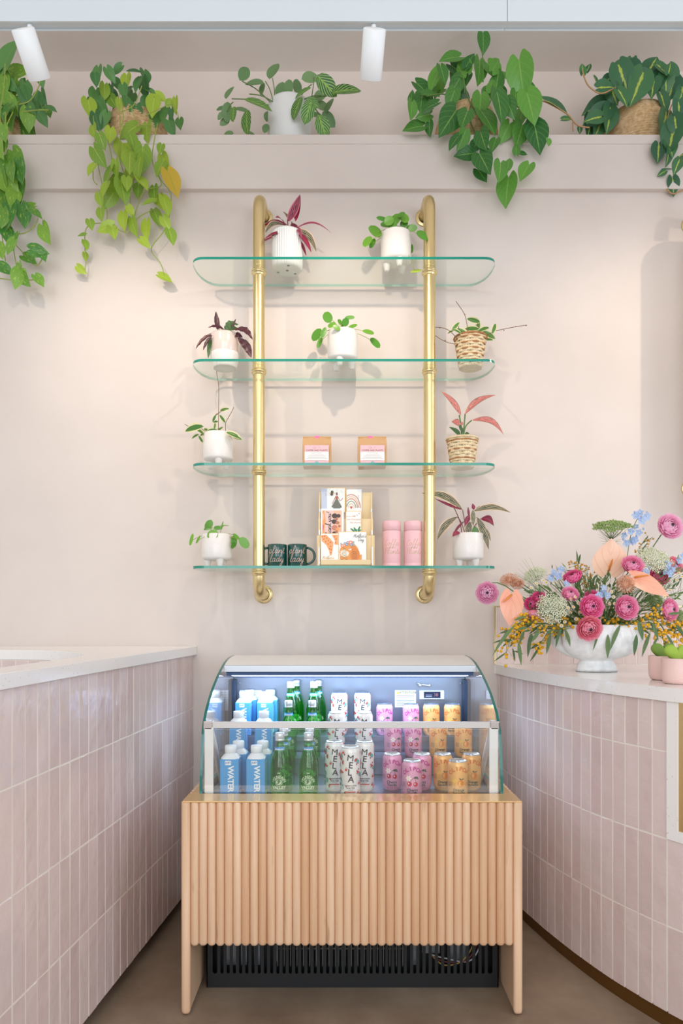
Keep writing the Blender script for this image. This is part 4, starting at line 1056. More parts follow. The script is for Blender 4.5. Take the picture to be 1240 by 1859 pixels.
for a, b in (((400,500),(350,370)),((410,510),(395,350)),((400,500),(250,450)),((560,480),(640,390)),((640,470),(655,345)),((380,500),(205,370)),((370,520),(140,480)),((560,500),(700,460)),((580,510),(760,460)),((150,500),(110,560)),((600,500),(690,580))):
    inside_vine(P, [(380+a[0]*K2, 40+a[1]*K2), (380+(a[0]+b[0])/2*K2+1, 36+(a[1]+b[1])/2*K2), (380+b[0]*K2, 40+b[1]*K2)], 3.10, .0022)
P.done([L_pray, L_prayb], M_stemg)

# large green philodendron
K3 = .4355
c = ledge_spot(846, 3.17); r = thing('potted_philodendron', 'large glossy green philodendron in a woven pot on the high ledge, right of centre', 'potted plant', c)
coil_pot(r, c, .142, .20, .118, .120)
P = Plant(r)
lst = [(408,85,85,275),(270,148,95,195),(325,180,95,110),(392,205,110,270),(460,178,80,60),(465,245,100,85),(565,232,165,280),(600,280,85,290),(290,268,90,240),(205,235,105,240),(240,215,80,290),(275,320,90,250),(190,300,80,0),(150,325,95,260),(108,308,50,90),(110,365,80,270),(185,350,80,200),(118,438,95,195),(183,445,60,270),(265,412,150,240),(330,400,100,250),(395,340,110,265),(478,348,140,285),(428,410,130,300),(520,360,90,290),(605,350,145,285),(562,400,100,250),(632,475,145,280),(560,470,110,255),(500,460,90,245),(405,490,100,280),(320,490,90,250),(285,500,70,230),(332,550,90,190),(410,582,120,290),(370,520,70,240),(478,620,100,265),(505,702,130,262),(582,620,95,240),(400,635,75,300),(575,548,35,0),(545,530,50,90),(452,510,70,250),(512,590,60,80),(340,240,60,250),(440,262,65,90),(350,160,70,60),(230,270,70,250),(160,390,70,200),(540,320,90,260),(480,300,80,280),(580,330,80,260),(420,300,70,250),(680,500,40,270)]
for q in lst: P.at(700+q[0]*K3, 40+q[1]*K3, q[2]*K3*.90, q[3], (2.92 if q[1] > 330 else 3.04)+random.uniform(-.05, .06), .80, curl=.16)
fill(P, 9, (745, 120, 960, 180), (3.08, 3.2), (28, 44), ang=(200, 340))
for pts in ([(407,250),(405,160),(402,120)],[(330,260),(350,330),(400,420),(430,520)],[(440,470),(500,540),(560,540),(600,500)],[(520,540),(565,570),(590,610),(560,650)],[(395,580),(430,650),(470,700)],[(420,360),(440,320),(410,280)],[(300,330),(240,300),(170,310)],[(330,300),(325,240),(300,180)],[(500,330),(560,360),(600,420)],[(200,360),(150,380),(140,430)],[(360,320),(350,400),(390,500),(420,600)],[(540,440),(500,450),(470,500)]):
    inside_vine(P, [(700+a*K3, 40+b*K3) for a, b in pts], 3.02, .0026)
P.done([L_phil], M_stemg)

# dark two-tone philodendron at the right edge
c = ledge_spot(1155, 3.17); r = thing('potted_philodendron', 'dark philodendron with lime-streaked leaves in a bulging woven pot on the high ledge, at right', 'potted plant', c)
coil_pot(r, c, .158, .195, .132, .125)
P = Plant(r)
lst = [(822,195,45,90),(845,190,40,70),(878,242,40,300),(920,245,60,220),(980,180,70,60),(990,230,120,290),(1055,265,140,250),(1115,270,80,260),(1110,180,100,60),(1155,195,70,320),(1185,190,50,80),(1195,270,110,255),(920,270,80,10),(990,310,80,300),(880,350,110,200),(880,392,110,210),(895,430,100,250),(855,430,100,260),(935,400,110,265),(1160,330,90,290),(712,345,120,330),(755,403,40,0),(1165,420,110,260),(1195,472,130,255),(1230,555,100,200),(1138,540,80,265),(1085,545,45,300),(1180,560,70,270),(1178,605,50,0),(1200,682,70,280),(1152,630,35,210),(1238,300,70,270),(1225,380,90,280),(1210,430,80,280),(810,450,30,270),(1020,290,90,280),(1080,230,80,330),(950,300,80,290),(1040,200,80,300),(1140,240,80,260),(1170,250,90,280),(1200,220,80,300),(1225,340,80,260),(900,370,80,300),(870,400,80,200),(1190,520,80,280),(1215,600,60,250)]
for q in lst: P.at(700+q[0]*K3, 40+q[1]*K3, q[2]*K3, q[3], (2.95 if q[1] > 330 and q[0] > 1100 else 3.03)+random.uniform(-.05, .05), .80)
fill(P, 12, (1110, 120, 1240, 175), (3.08, 3.2), (24, 38), ang=(200, 340))
fill(P, 6, (1225, 180, 1260, 260), (2.98, 3.1), (30, 44), ang=(240, 300))
for pts in ([(615,325),(662,331),(720,360),(762,388),(800,430),(850,440)],[(820,200),(832,240),(852,272),(900,298),(960,272)],[(1225,290),(1180,380),(1175,480),(1205,560),(1190,640),(1172,690),(1198,716),(1240,700)],[(1190,560),(1120,580),(1098,560),(1085,535)],[(1150,600),(1165,650),(1185,670)],[(1235,300),(1230,420),(1210,480)],[(780,420),(782,455)]):
    inside_vine(P, [(700+a*K3, 40+b*K3) for a, b in pts], 3.0, .0030)
P.done([L_brasil], M_stemb)

# ------------------------------------------------------------------ plants on the glass shelves
def spot_on(px, tier, d): p = W(px, 0, d); return (p.x, p.y, SZ[tier]+.0006)
k4 = .25
def Z1(x, y): return (330+x*k4, 340+y*k4)
# ribbed pot, stromanthe
D = 2.875; c = spot_on(521.5, 0, D); r = thing('potted_stromanthe', 'red-leaved plant in a ribbed white pot, top glass shelf at left', 'potted plant', c)
x, y, z = c; m = MB(); R = .063; rf = lambda t, zz: (1+.045*(abs(math.sin(t*20))-.6)) if zz > z+.012 and zz < z+.152 else 1
m.lathe([(0, z+.001), (.052, z), (.060, z+.004), (.0625, z+.013), (.0635, z+.03), (.064, z+.08), (.064, z+.14), (.063, z+.151), (.0615, z+.155), (.058, z+.152), (.058, z+.135), (0, z+.135)], (x, y, 0), 240, rf=rf); m.build('pot', M_potw, r)
m = MB()
for a in (.7, 2.8, 4.9): m.lathe([(0, z-.0004), (.006, z-.0004), (.006, z+.001)], (x+.042*math.cos(a), y+.042*math.sin(a), 0), 14)
m.lathe([(0, z-.0003), (.006, z-.0003), (.006, z+.001)], (x, y, 0), 14); m.build('felt_pad', M_foot, r)
soil(r, .058, z+.138, (x, y, 0)); P = Plant(r)
for a, b, wd, mi, ar in [((770,250),(860,50),80,1,-.12),((825,250),(862,62),45,2,.05),((770,275),(578,290),50,2,.15),((762,280),(605,335),62,0,.25),((745,310),(650,365),40,0,.1),((790,250),(735,175),30,0,.1),((745,260),(680,220),45,2,.15),((790,330),(525,440),30,1,.08),((825,300),(1090,335),26,1,.22),((830,300),(980,470),75,0,.2),((835,320),(942,475),40,2,.1),((865,390),(905,500),22,2,0),((780,335),(598,378),30,2,.12),((800,260),(835,340),55,2,.05),((800,280),(760,330),40,2,.1),((815,290),(870,370),40,1,.15)]:
    P.bt(Z1(*a), Z1(*b), wd*k4, D+random.uniform(-.05, .02), mi=mi, arch=ar, d2=D+random.uniform(-.08, .03))
for a, b in (((775,345),(768,230)),((790,345),(800,250)),((800,345),(825,290)),((770,345),(740,300))): P.stem([(*Z1(*a), D), (*Z1(*b), D-.02)], .0022)
P.done([L_strom, L_stromp, L_wine], M_stemr)

def pilea(root, lst, f, k, D, hub, extra=()):
    P = Plant(root)
    for q in lst:
        px, py = f(q[0], q[1]); dm = q[2]*k; a = q[3] if len(q) > 3 else random.uniform(0, 360); wr = q[4] if len(q) > 4 else random.uniform(.82, .98); d = D+random.uniform(-.07, .03)
        P.at(px, py, dm, a, d, wr, 'round', toward=random.uniform(-.25, .1), fold=.05, curl=.08, mi=q[5] if len(q) > 5 else 0)
        h = W(*f(*hub), D)+Vector((random.uniform(-.02, .02), random.uniform(-.015, .015), 0)); t_ = W(px, py, d)+Vector((0, .004, 0)); mid = (h+t_)/2+Vector((0, 0, .012))
        P.st.tube(catmull([h, mid, t_], 5), .0011, 5)
    P.done([L_pilea, L_heart], M_stem)
Zr = lambda x, y: (620+x*k4, 340+y*k4)
D = 2.875; c = spot_on(719, 0, D); r = thing('potted_pilea', 'round-leaved plant in a footed white pot, top glass shelf at right', 'potted plant', c)
footed_pot(r, c, rot=-PI/2+.3)
pilea(r, [(185,398,90,70,.8),(222,412,80,60,.45),(250,325,110),(303,230,85,170,.45),(315,268,75),(395,228,100),(460,228,75),(365,275,70),(450,268,60),(408,315,80),(503,297,80,0,.65),(583,342,100,320,.75),(510,440,60,270,.4),(535,608,80,10,.5,1),(350,240,70),(430,200,60)], Zr, k4, D, (395, 330))
Za = lambda x, y: (330+x*.258, 540+y*.258)
# plum plant in two-tone pot
D = 2.875; c = spot_on(408.5, 1, D); r = thing('potted_calathea', 'plum and green wavy-leaved plant in a pinkish glazed pot, second shelf at left', 'potted plant', c)
x, y, z = c; m = MB(); m.lathe([(0, z+.003), (.044, z+.003), (.046, z), (.049, z+.001), (.050, z+.008), (.059, z+.042), (.0605, z+.05), (.0605, z+.060), (.057, z+.064), (0, z+.064)], (x, y, 0), 56); m.build('saucer_base', M_pot, r)
m = MB(); m.lathe([(.055, z+.062), (.0575, z+.066), (.0585, z+.10), (.0590, z+.137), (.0575, z+.141), (.055, z+.137), (.055, z+.125), (0, z+.125)], (x, y, 0), 56); m.build('pot', M_potp, r)
soil(r, .055, z+.128, (x, y, 0)); P = Plant(r)
for a, b, wd, mi, ar in [((252,230),(240,98),34,1,.0),((262,232),(260,140),16,1,0),((300,228),(185,212),30,1,.15),((225,250),(98,362),30,1,.12),((215,262),(150,372),26,1,.1),((205,268),(186,430),32,0,.05),((255,230),(240,297),58,0,.1),((300,235),(400,190),62,0,.25),((350,215),(382,150),16,1,0),((360,225),(500,300),50,1,.25),((355,262),(428,282),46,1,.1),((395,280),(490,425),60,1,.15),((300,250),(395,215),60,0,.15),((330,235),(300,200),40,0,.1)]:
    P.bt(Za(*a), Za(*b), wd*.258, D-.02+random.uniform(-.04, .02), kind='wavy', mi=mi, arch=ar, wob=.08)
for a, b in (((280,270),(255,235)),((300,270),(320,225)),((320,270),(380,250)),((270,270),(225,255))): P.stem([(*Za(*a), D), (*Za(*b), D-.02)], .002)
P.done([L_calath, L_dark], M_stemr)
Zb = lambda x, y: (560+x*.3226, 540+y*.3226)
D = 2.875; c = spot_on(622, 1, D); r = thing('potted_pilea', 'round-leaved plant in a footed white pot, centre of the second shelf', 'potted plant', c)
footed_pot(r, c, rot=-PI/2-.3, R=.063)
pilea(r, [(105,107,66,300,.8),(50,203,84,240,.6),(88,192,64,250,.45),(65,248,66,250,.4),(135,152,48,200,.6),(155,168,46,340,.6),(178,140,34),(208,142,52,90,.8),(228,113,54,0,.4),(245,163,52,20,.6),(332,192,66,340,.8),(372,250,72,315,.65),(190,160,36,260,.7)], Zb, .3226, D, (190, 195))
# hoya in a brown-banded basket
D = 2.875; c = spot_on(854, 1, D); r = thing('potted_hoya', 'cream-edged plant with bare twigs in a brown-banded wicker basket, second shelf at right', 'potted plant', c)
wicker(r, c, .047, .067, .128, bands=(1, 3, 5, 7, 9), rows=11); P = Plant(r)
def hoya(P, lst, f, k, D):
    for q in lst: P.at(*f(q[0], q[1]), q[2]*k*1.2, q[3], D+random.uniform(-.06, .02), .5, 'oval', fold=.35, curl=.2)
hoya(P, [(935,130,62,170),(955,152,56,270),(868,195,75,320),(915,175,75,10),(910,210,60,0),(950,215,62,20),(990,175,60,200),(1008,205,72,330),(1043,178,52,70),(825,165,50,50),(1012,236,40,0),(805,190,36,200),(835,188,44,340),(970,205,50,260),(890,215,50,200)], Zb, .3226, D)
for pts in ([(900,230),(895,170),(878,95),(830,22)],[(850,250),(800,192),(750,170),(712,168)],[(850,262),(800,258),(750,238),(715,215)],[(1000,215),(1050,190),(1150,168),(1230,155)],[(870,230),(848,190),(845,148)],[(950,230),(965,190),(950,140)]):
    P.stem([(*Zb(*p), D-.03) for p in pts], .0013, mi=0)
for a, b in ((1100,185),(1168,165),(740,172),(880,95),(770,242),(1225,158)): P.st.ball(W(*Zb(a, b), D-.03), .0024)
P.done([L_hoya], mat('brown twig', '#7a5a3c', .6))
Zc = lambda x, y: (330+x*k4, 700+y*k4)
D = 2.875; c = spot_on(396.5, 2, D); r = thing('potted_hoya', 'cream-edged trailing plant with tall thin twigs in a footed white pot, third shelf at left', 'potted plant', c)
footed_pot(r, c, rot=-PI/2+.2, R=.0625, body=.112); P = Plant(r)
hoya(P, [(95,305,125,185),(125,325,66,330),(100,365,52,200),(135,385,44,300),(168,348,76,20),(282,355,80,320),(235,240,46,60),(293,236,54,310),(305,175,56,10),(372,355,95,345),(398,375,60,340),(330,345,64,180),(240,295,40,80),(210,325,66,10),(345,348,60,0),(250,330,60,320),(185,325,50,150),(270,320,50,40),(240,262,36,0)], Zc, k4, D)
for pts in ([(265,360),(266,280),(268,120),(268,0),(258,-60),(252,-108)],[(320,350),(318,275),(340,230),(365,185),(378,155)],[(240,330),(238,280),(225,240),(275,195),(305,172)],[(180,340),(120,300),(60,300),(22,280)],[(268,200),(240,215),(235,235)]):
    P.stem([(*Zc(*p), D-.02) for p in pts], .0013)
P.done([L_hoya], mat('brown twig', '#7a5a3c', .6))
Zd = lambda x, y: (620+x*k4, 700+y*k4)
D = 2.875; c = spot_on(839.5, 2, D); r = thing('potted_aglaonema', 'pink-leaved plant in a pale wicker basket with thin brown bands, third shelf at right', 'potted plant', c)
wicker(r, c, .047, .066, .122, bands=(2, 5, 8), rows=10); P = Plant(r)
for a, b, wd, mi, ar, nn in [((868,218),(720,38),62,0,.10,(.5,-1,.3)),((895,208),(1122,68),56,0,.14,(0,-1,.6)),((945,252),(1178,357),62,0,.22,(0,-1,.5)),((858,290),(797,262),60,0,.2,None),((868,372),(780,300),40,1,.1,None),((895,352),(930,350),26,1,.1,None),((868,290),(880,262),24,0,.1,None),((880,340),(850,290),30,1,.1,None)]:
    P.bt(Zd(*a), Zd(*b), wd*k4, D-.02, mi=mi, arch=ar, nrm=nn, kind='lance')
for pts in ([(878,390),(870,300),(855,215)],[(882,390),(890,300),(898,205)],[(885,385),(900,300),(945,252)],[(875,385),(870,330),(858,285)]): P.stem([(*Zd(*p), D-.01) for p in pts], .003)
P.done([L_agla, L_calath], M_stemg)
Ze = lambda x, y: (330+x*.242, 870+y*.242)
D = 2.875; c = spot_on(394, 3, D); r = thing('potted_pilea', 'round-leaved plant in a footed white pot, bottom shelf at left', 'potted plant', c)
footed_pot(r, c, rot=-PI/2+.5, R=.0635, body=.105)
pilea(r, [(200,348,80,60,.7),(190,372,64,10,.4),(265,365,60,0,.55),(315,346,70,0,.12),(303,350,60,80,.2),(225,418,86,20,.85),(215,482,80,270,.75),(70,460,90,75,.3),(120,458,66,60,.25),(355,440,64,320,.7),(393,460,90,270,.5),(388,492,52,250,.6),(405,425,64,320,.4),(463,470,94,310,.72)], Ze, .242, D, (255, 430))
Zf = lambda x, y: (740+x*.1613, 870+y*.1613)
D = 2.875; c = spot_on(850, 3, D); r = thing('potted_stromanthe', 'cream-striped plant with long dark leaves in a footed white pot, bottom shelf at right', 'potted plant', c)
footed_pot(r, c, rot=-PI/2+.7, R=.0635, body=.108); P = Plant(r)
for a, b, wd, mi, ar in [((618,340),(150,157),120,0,.13),((555,422),(330,690),100,0,.16),((740,362),(1165,378),95,0,.13),((822,445),(970,525),100,2,.25),((735,345),(740,525),75,0,.0),((700,480),(668,655),95,0,.0),((760,530),(762,685),90,3,.0),((782,430),(915,795),110,0,.1),((868,540),(935,700),45,0,.1),((690,420),(680,308),30,2,0),((745,345),(730,272),45,2,.1),((640,470),(505,645),30,2,.1),((590,600),(503,648),60,2,.2),((700,400),(650,520),60,2,.1),((770,360),(820,300),40,0,.1),((618,345),(300,215),40,2,-.02)]:
    P.bt(Zf(*a), Zf(*b), wd*.1613, D-.02+random.uniform(-.04, .02), mi=mi, arch=ar)
for pts in ([(640,650),(645,500),(618,342)],[(610,640),(590,480),(520,312)],[(660,650),(600,480),(555,422)],[(690,650),(720,480),(740,362)],[(680,650),(760,520),(822,445)],[(670,650),(720,480),(780,430)],[(650,650),(660,560),(700,480)]): P.stem([(*Zf(*p), D-.01) for p in pts], .0017)
P.done([L_strom, L_stromp, L_wine, L_heartd], M_stemr)

# ------------------------------------------------------------------ goods on the glass shelves
ZS3 = SZ[3]+.0006; ZS2 = SZ[2]+.0006
M_mug = mat('dark green glazed mug', '#0f4a42', .14, coat=.5)
def mug(px, side, label):
    d = 2.86; p = W(px, 0, d); x, y = p.x, p.y
    r = thing('mug', label, 'mug', (x, y, ZS3), 'dark green mugs on the bottom shelf')
    m = MB(); R = .0405; m.lathe([(0, .003), (.034, .0025), (.035, 0), (.0375, .001), (.0405, .005), (.0405, .092), (.0395, .0945), (.038, .092), (.0375, .01), (0, .008)], (x, y, ZS3), 48); mb_ = m.build('mug_body', M_mug, r)
    pts = [(x+side*(.0385+.034*math.sin(a)*1.0), y, ZS3+.0475-.034*math.cos(a)) for a in [PI*k/14 for k in range(15)]]
    m = MB(); m.tube(pts, .0052, 10); m.build('handle', M_mug, r)
    A = Art(lambda u, v, L: Vector((x, y, ZS3))+cyl_art(R)(u, v, L))
    A.script('plant', -.001, .064, .027, 0, .0013); A.script('lady', -.001, .029, .029, 0, .0013)
    A.mb.build('script_print', mm('#e9bfae'), mb_, fix=False)
mug(503.5, -1, 'dark green mug reading plant lady, left one, handle to the left')
mug(539.8, 1, 'dark green mug reading plant lady, right one, handle to the right')
M_tumb = mat('pink powder coat', '#f0bfc3', .4)
def tumbler(px, label):
    d = 2.87; p = W(px, 0, d); x, y = p.x, p.y; R = .0385
    r = thing('tumbler', label, 'tumbler', (x, y, ZS3), 'pink tumblers on the bottom shelf')
    m = MB(); m.lathe([(0, 0), (.037, 0), (.0385, .002), (.0385, .0155), (.0382, .016), (.0385, .0165), (.0385, .150), (.0375, .1515)], (x, y, ZS3), 48); tb_ = m.build('tumbler_body', M_tumb, r)
    m = MB(); m.lathe([(.036, .151), (.0368, .153), (.0385, .154), (.0385, .189), (.0365, .193), (0, .193)], (x, y, ZS3), 48); m.build('lid', M_tumb, r)
    A = Art(lambda u, v, L: Vector((x, y, ZS3))+cyl_art(R)(u, v, L))
    A.script('Coffee', .0, .096, .0235, 0, .0008); A.script('and', .004, .080, .011, 0, .0005); A.script('Plants', .0, .062, .0235, 0, .0008)
    A.mb.build('script_print', mm('#b9a15c'), tb_, fix=False)
tumbler(711, 'pink tumbler reading Coffee and Plants, left one, beside the card rack')
tumbler(750, 'pink tumbler reading Coffee and Plants, right one, beside the brass pole')
M_kraft = mat('kraft paper', '#c89f72', .75); t = NT(M_kraft); t.bump(t.noise(30, 4), .25, .01)
def bag(px, label, sealx, tilt):
    d = 2.86; p = W(px, 0, d); x, y = p.x, p.y; z = ZS2; hw, hd, h = .0595, .032, .128
    r = thing('coffee_bag', label, 'bag', (x, y, z), 'kraft coffee bags on the third shelf')
    m = MB(); rows = [(0, .95, 1.0), (.02, 1, 1), (.07, 1.0, .98), (.095, 1.0, .8), (.112, 1.0, .45), (.124, .99, .18), (h, .985, .10)]
    n = 12; vs = []
    for zz, a, b in rows:
        for i in range(n+1): u = -1+2*i/n; vs.append((x+hw*a*u, y-hd*b+.003*math.sin(u*2+zz*90)*(zz > .02)*(abs(u) < .9), z+zz+tilt*u))
        for i in range(n+1): u = 1-2*i/n; vs.append((x+hw*a*u, y+hd*b, z+zz+tilt*u))
    N = 2*(n+1)
    m.add(vs, [(j*N+i, j*N+(i+1) % N, (j+1)*N+(i+1) % N, (j+1)*N+i) for j in range(len(rows)-1) for i in range(N)], 0)
    m.add(vs[:N], [tuple(range(N))], 0); m.add(vs[-N:], [tuple(range(N))], 0); bb_ = m.build('bag_body', M_kraft, r)
    m = MB(); m.box(x-hw*.99, x+hw*.99, y-.008, y+.006, z+h-.004, z+h+.002); m.build('folded_top', M_kraft, r, bevel=.001)
    A = Art(lambda u, v, L: Vector((x+u, y-hd-.0042-.0003*L, z+v)))
    A.rect(-.050, .008, .050, .086, 0); A.rect(-.050, .024, .050, .058, 1); A.text('COFFEE AND PLANTS', 0, .064, .0088, 2, bold=.0002, space=1.05)
    for k in range(5): A.rect(-.022-.006*k, .0525-.0058*k, .022+.006*k, .0540-.0058*k, 3)
    A.ell(0, .015, .008, .0055, 4); A.rect(-.010, .0105, .010, .0125, 4); A.rect(-.040, .0205, .040, .0212, 2)
    A.ring(-.010, .0755, .0045, .0006, 2); A.stroke([(-.0055, .078), (-.003, .0755), (-.0055, .073)], .0006, 2); A.stroke([(.009, .071), (.010, .076), (.006, .080)], .0006, 2); A.stroke([(.010, .076), (.014, .080)], .0006, 2); A.ell(0, .075, .0007, .0007, 2)
    A.mb.build('paper_label', mm('#eeb9bd', '#f4efec', '#5a4340', '#a59a96', '#9fb3b8'), bb_, fix=False)
    m = MB(); m.box(x+sealx-.010, x+sealx+.010, y-.010, y-.0085, z+h-.013, z+h+.003); m.build('pink_seal', mat('pink tape', '#f06fa0', .4), r)
bag(575.5, 'kraft coffee bag with pink label, left one on the third shelf', 0, 0)
bag(675.5, 'kraft coffee bag with pink label and pink tape, right one on third shelf', -.008, .001)

# card rack with six greeting cards
M_birch = mat('pale birch ply', '#e8cfa0', .5); M_acr = mat('frosted acrylic', '#dfe3e4', .2)
xc = (627.5-VX)/FP*2.87; yb0 = yy(2.93); z = ZS3
r = thing('card_rack', 'three-tier birch ply greeting card rack on the bottom shelf', 'card rack', (xc, yb0, z))
tiersR = [(yy(2.81), .0, .125), (yy(2.855), .075, .235), (yy(2.90), .17, .338)]   # y, bottom, top of each back board
for s in (-1, 1):
    xs = xc+s*.110
    m = MB(); m.prism([(yy(2.80), z), (yb0, z), (yb0+.0, z+.325), (yy(2.905), z+.325), (yy(2.885), z+.235), (yy(2.86), z+.228), (yy(2.84), z+.135), (yy(2.81), z+.128)], xs-.0025, xs+.0025, ax='x'); m.build('side_board', M_birch, r)
for k, (yk, z0, z1) in enumerate(tiersR):
    m = MB(); m.box(xc-.119+.004*k, xc+.119-.004*k, yk+.004, yk+.008, z+z0+.003, z+z0+.128 if k < 2 else z+.322); m.build('back_board', M_birch, r, bevel=.001)
    m = MB(); m.box(xc-.108, xc+.108, yk-.016, yk+.004, z+z0+.012, z+z0+.017); m.build('card_shelf', M_birch, r)
    m = MB(); m.box(xc-.112, xc-.106, yk-.020, yk-.016, z+z0+.004, z+z0+.078); m.box(xc+.106, xc+.112, yk-.020, yk-.016, z+z0+.004, z+z0+.078); m.build('side_rod', M_acr, r)
m = MB(); m.box(xc-.102, xc+.102, yy(2.79), yy(2.794), z+.006, z+.026); m.build('front_lip', M_birch, r)
def card(u0, u1, k, v0, v1, label, draw, cols, env='#e9c27a'):
    """one greeting card with its envelope, leaning in tier k; u,v in rack space"""
    yk = tiersR[k][0]; r = thing('greeting_card', label, 'card', (xc+(u0+u1)/2, yk, z+v0), 'greeting cards in the rack')
    lean = .10
    def F(u, v, off): return Vector((xc+u, yk-.007+lean*(v-v0)*.35-off, z+v))
    m = MB(); a = [F(u0, v0, 0), F(u1, v0, 0), F(u1, v1, 0), F(u0, v1, 0)]; b = [p+Vector((0, .002, 0)) for p in a]
    m.add(a+b, [(0,1,2,3),(7,6,5,4),(0,4,5,1),(1,5,6,2),(2,6,7,3),(3,7,4,0)]); cf_ = m.build('card_face', PAPER, r)
    m = MB(); a = [F(u0+.003, v0, -.0025), F(u1+.003, v0, -.0025), F(u1+.003, v1+.0025, -.0025), F(u0+.003, v1+.0025, -.0025)]; b = [p+Vector((0, .0015, 0)) for p in a]
    m.add(a+b, [(0,1,2,3),(7,6,5,4),(0,4,5,1),(1,5,6,2),(2,6,7,3),(3,7,4,0)]); m.build('envelope', mat('envelope '+env, env, .6), r)
    A = Art(lambda u, v, L: F(u, v, .0004+.0002*L)); draw(A, u0, u1, v0, v1); A.mb.build('printed_art', mm(*cols), cf_, fix=False)
def d_dress(A, a, b, c, d):
    A.rect(a, c, a+.024, d, 4, 1)
    rnd = random.Random(2)
    for _ in range(60): q = rnd.uniform(.003, .032); A.ell(rnd.uniform(a+.004, b-.004), d-q, .0008, .0008, 0, n=6)
    x = (a+b)/2+.016; A.ell(a+.045, d-.022, .010, .008, 3); A.ell(a+.046, d-.017, .006, .007, 0); A.ell(a+.044, d-.026, .006, .006, 0)
    A.ell(x, d-.026, .004, .005, 1); A.ell(x, d-.021, .0035, .003, 0); A.poly([(x-.006, d-.034), (x+.006, d-.034), (x+.004, d-.052), (x-.004, d-.052)], 1)
    A.poly([(x-.004, d-.047), (x+.004, d-.047), (x+.022, d-.080), (x+.012, d-.086), (x-.012, d-.086), (x-.022, d-.078)], 2)
    A.stroke([(x+.005, d-.036), (x+.012, d-.052), (x+.020, d-.050), (x+.026, d-.042)], .002, 1); A.stroke([(x-.005, d-.036), (x-.012, d-.052), (x-.020, d-.066)], .002, 1)
def d_bow(A, a, b, c, d):
    x = a+.028; y0 = d-.078
    x = a+.020
    for q, mi in ((.038, 0), (.032, 1), (.026, 0), (.019, 2), (.012, 1)): A.ring(x, y0, q, .0042, mi, 0, (PI if q < .019 else math.acos(-.0185/q)), ry=q*1.5)
    A.ell(x-.002, y0+.004, .0035, .003, 3); A.ell(x+.002, y0+.004, .0035, .003, 3); A.poly([(x-.0055, y0+.003), (x+.0055, y0+.003), (x, y0-.005)], 3)
    A.text('SOON TO BE', b-.012, d-.05, .009, 4, rot=-PI/2)
def d_thank(A, a, b, c, d):
    A.rect(a+.006, c, b-.007, d-.006, 0)
    A.poly([(a+.006, c), (a+.016, c), (a+.014, c+.03), (a+.020, c+.06), (a+.014, d-.006), (a+.006, d-.006)], 1); A.poly([(a+.006, c+.02), (a+.012, c+.03), (a+.012, c+.045), (a+.006, c+.05)], 2); A.poly([(a+.006, d-.05), (a+.013, d-.04), (a+.012, d-.02), (a+.006, d-.02)], 3)
    B = Art(lambda u, v, L: A.fn(a+.036-v, (c+d)/2-.004+u, L+A.L)); B.script('Thank', -.030, 0, .021, 4, .0022); B.script('you!', .026, 0, .021, 4, .0022); A.mb.add(B.mb.v, B.mb.f, 4); A.L += .3
    A.poly([(a+.050, c), (b-.007, c), (b-.007, d-.006), (a+.054, d-.006), (a+.050, c+.06)], 3)
    for uu, vv, rr, mi in ((.062, .078, .012, 5), (.071, .065, .006, 6), (.060, .054, .011, 5), (.074, .050, .008, 6), (.062, .028, .013, 7), (.074, .022, .008, 1), (.060, .006, .008, 5), (.078, .078, .009, 5), (.082, .035, .006, 6), (.070, .012, .006, 6), (.080, .060, .006, 0)): A.ell(a+uu-.005, c+vv+.006, rr, rr*.9, mi)
def d_friend(A, a, b, c, d):
    A.text('Love How', a+.020, d-.020, .0095, 0, shear=.4); A.text('Our Friendship', a+.0315, d-.033, .0095, 0, shear=.4); A.text('Has Grown!', a+.038, d-.046, .0095, 0, shear=.4)
    for uu, vv in ((.034, .018), (.046, .015), (.054, .008)): A.ell(a+uu, d-vv, .0025, .002, 0)
    x = a+.044; y0 = c+.004
    for q, an, L in ((0, 2.5, .034), (.2, 2.0, .028), (0, 1.1, .034), (0, .7, .024), (0, 1.7, .018)):
        A.ell(x+math.cos(an)*L*.62, y0+.008+math.sin(an)*L*.62, L*.34, .0038, 1, an)
        A.stroke([(x, y0), (x+math.cos(an)*L*.4, y0+.008+math.sin(an)*L*.4)], .0009, 1)
def d_giraffe(A, a, b, c, d):
    A.poly([(a+.001, d-.006), (a+.022, d-.004), (a+.038, d-.020), (a+.052, d-.036), (a+.049, d-.062), (a+.044, d-.088), (a+.038, d-.090), (a+.034, d-.070), (a+.022, d-.046), (a+.004, d-.030)], 0)
    A.poly([(a+.045, d-.004), (b-.001, d-.004), (b-.001, d-.046), (a+.056, d-.044), (a+.058, d-.030)], 0)
    for uu, vv in ((.006, .012), (.015, .010), (.012, .022), (.024, .018), (.020, .032), (.031, .028), (.030, .042), (.038, .036), (.040, .052), (.036, .062), (.043, .066), (.041, .078), (.056, .012), (.062, .022), (.060, .036)): A.ell(a+uu, d-vv, .0038, .0030, 1, uu*70, 6)
    A.ell(a+.041, d-.034, .0018, .001, 3)
    A.script("Mother's", a+.030, c+.016, .012, 2, .0010); A.script('Day', a+.034, c+.006, .012, 2, .0010)
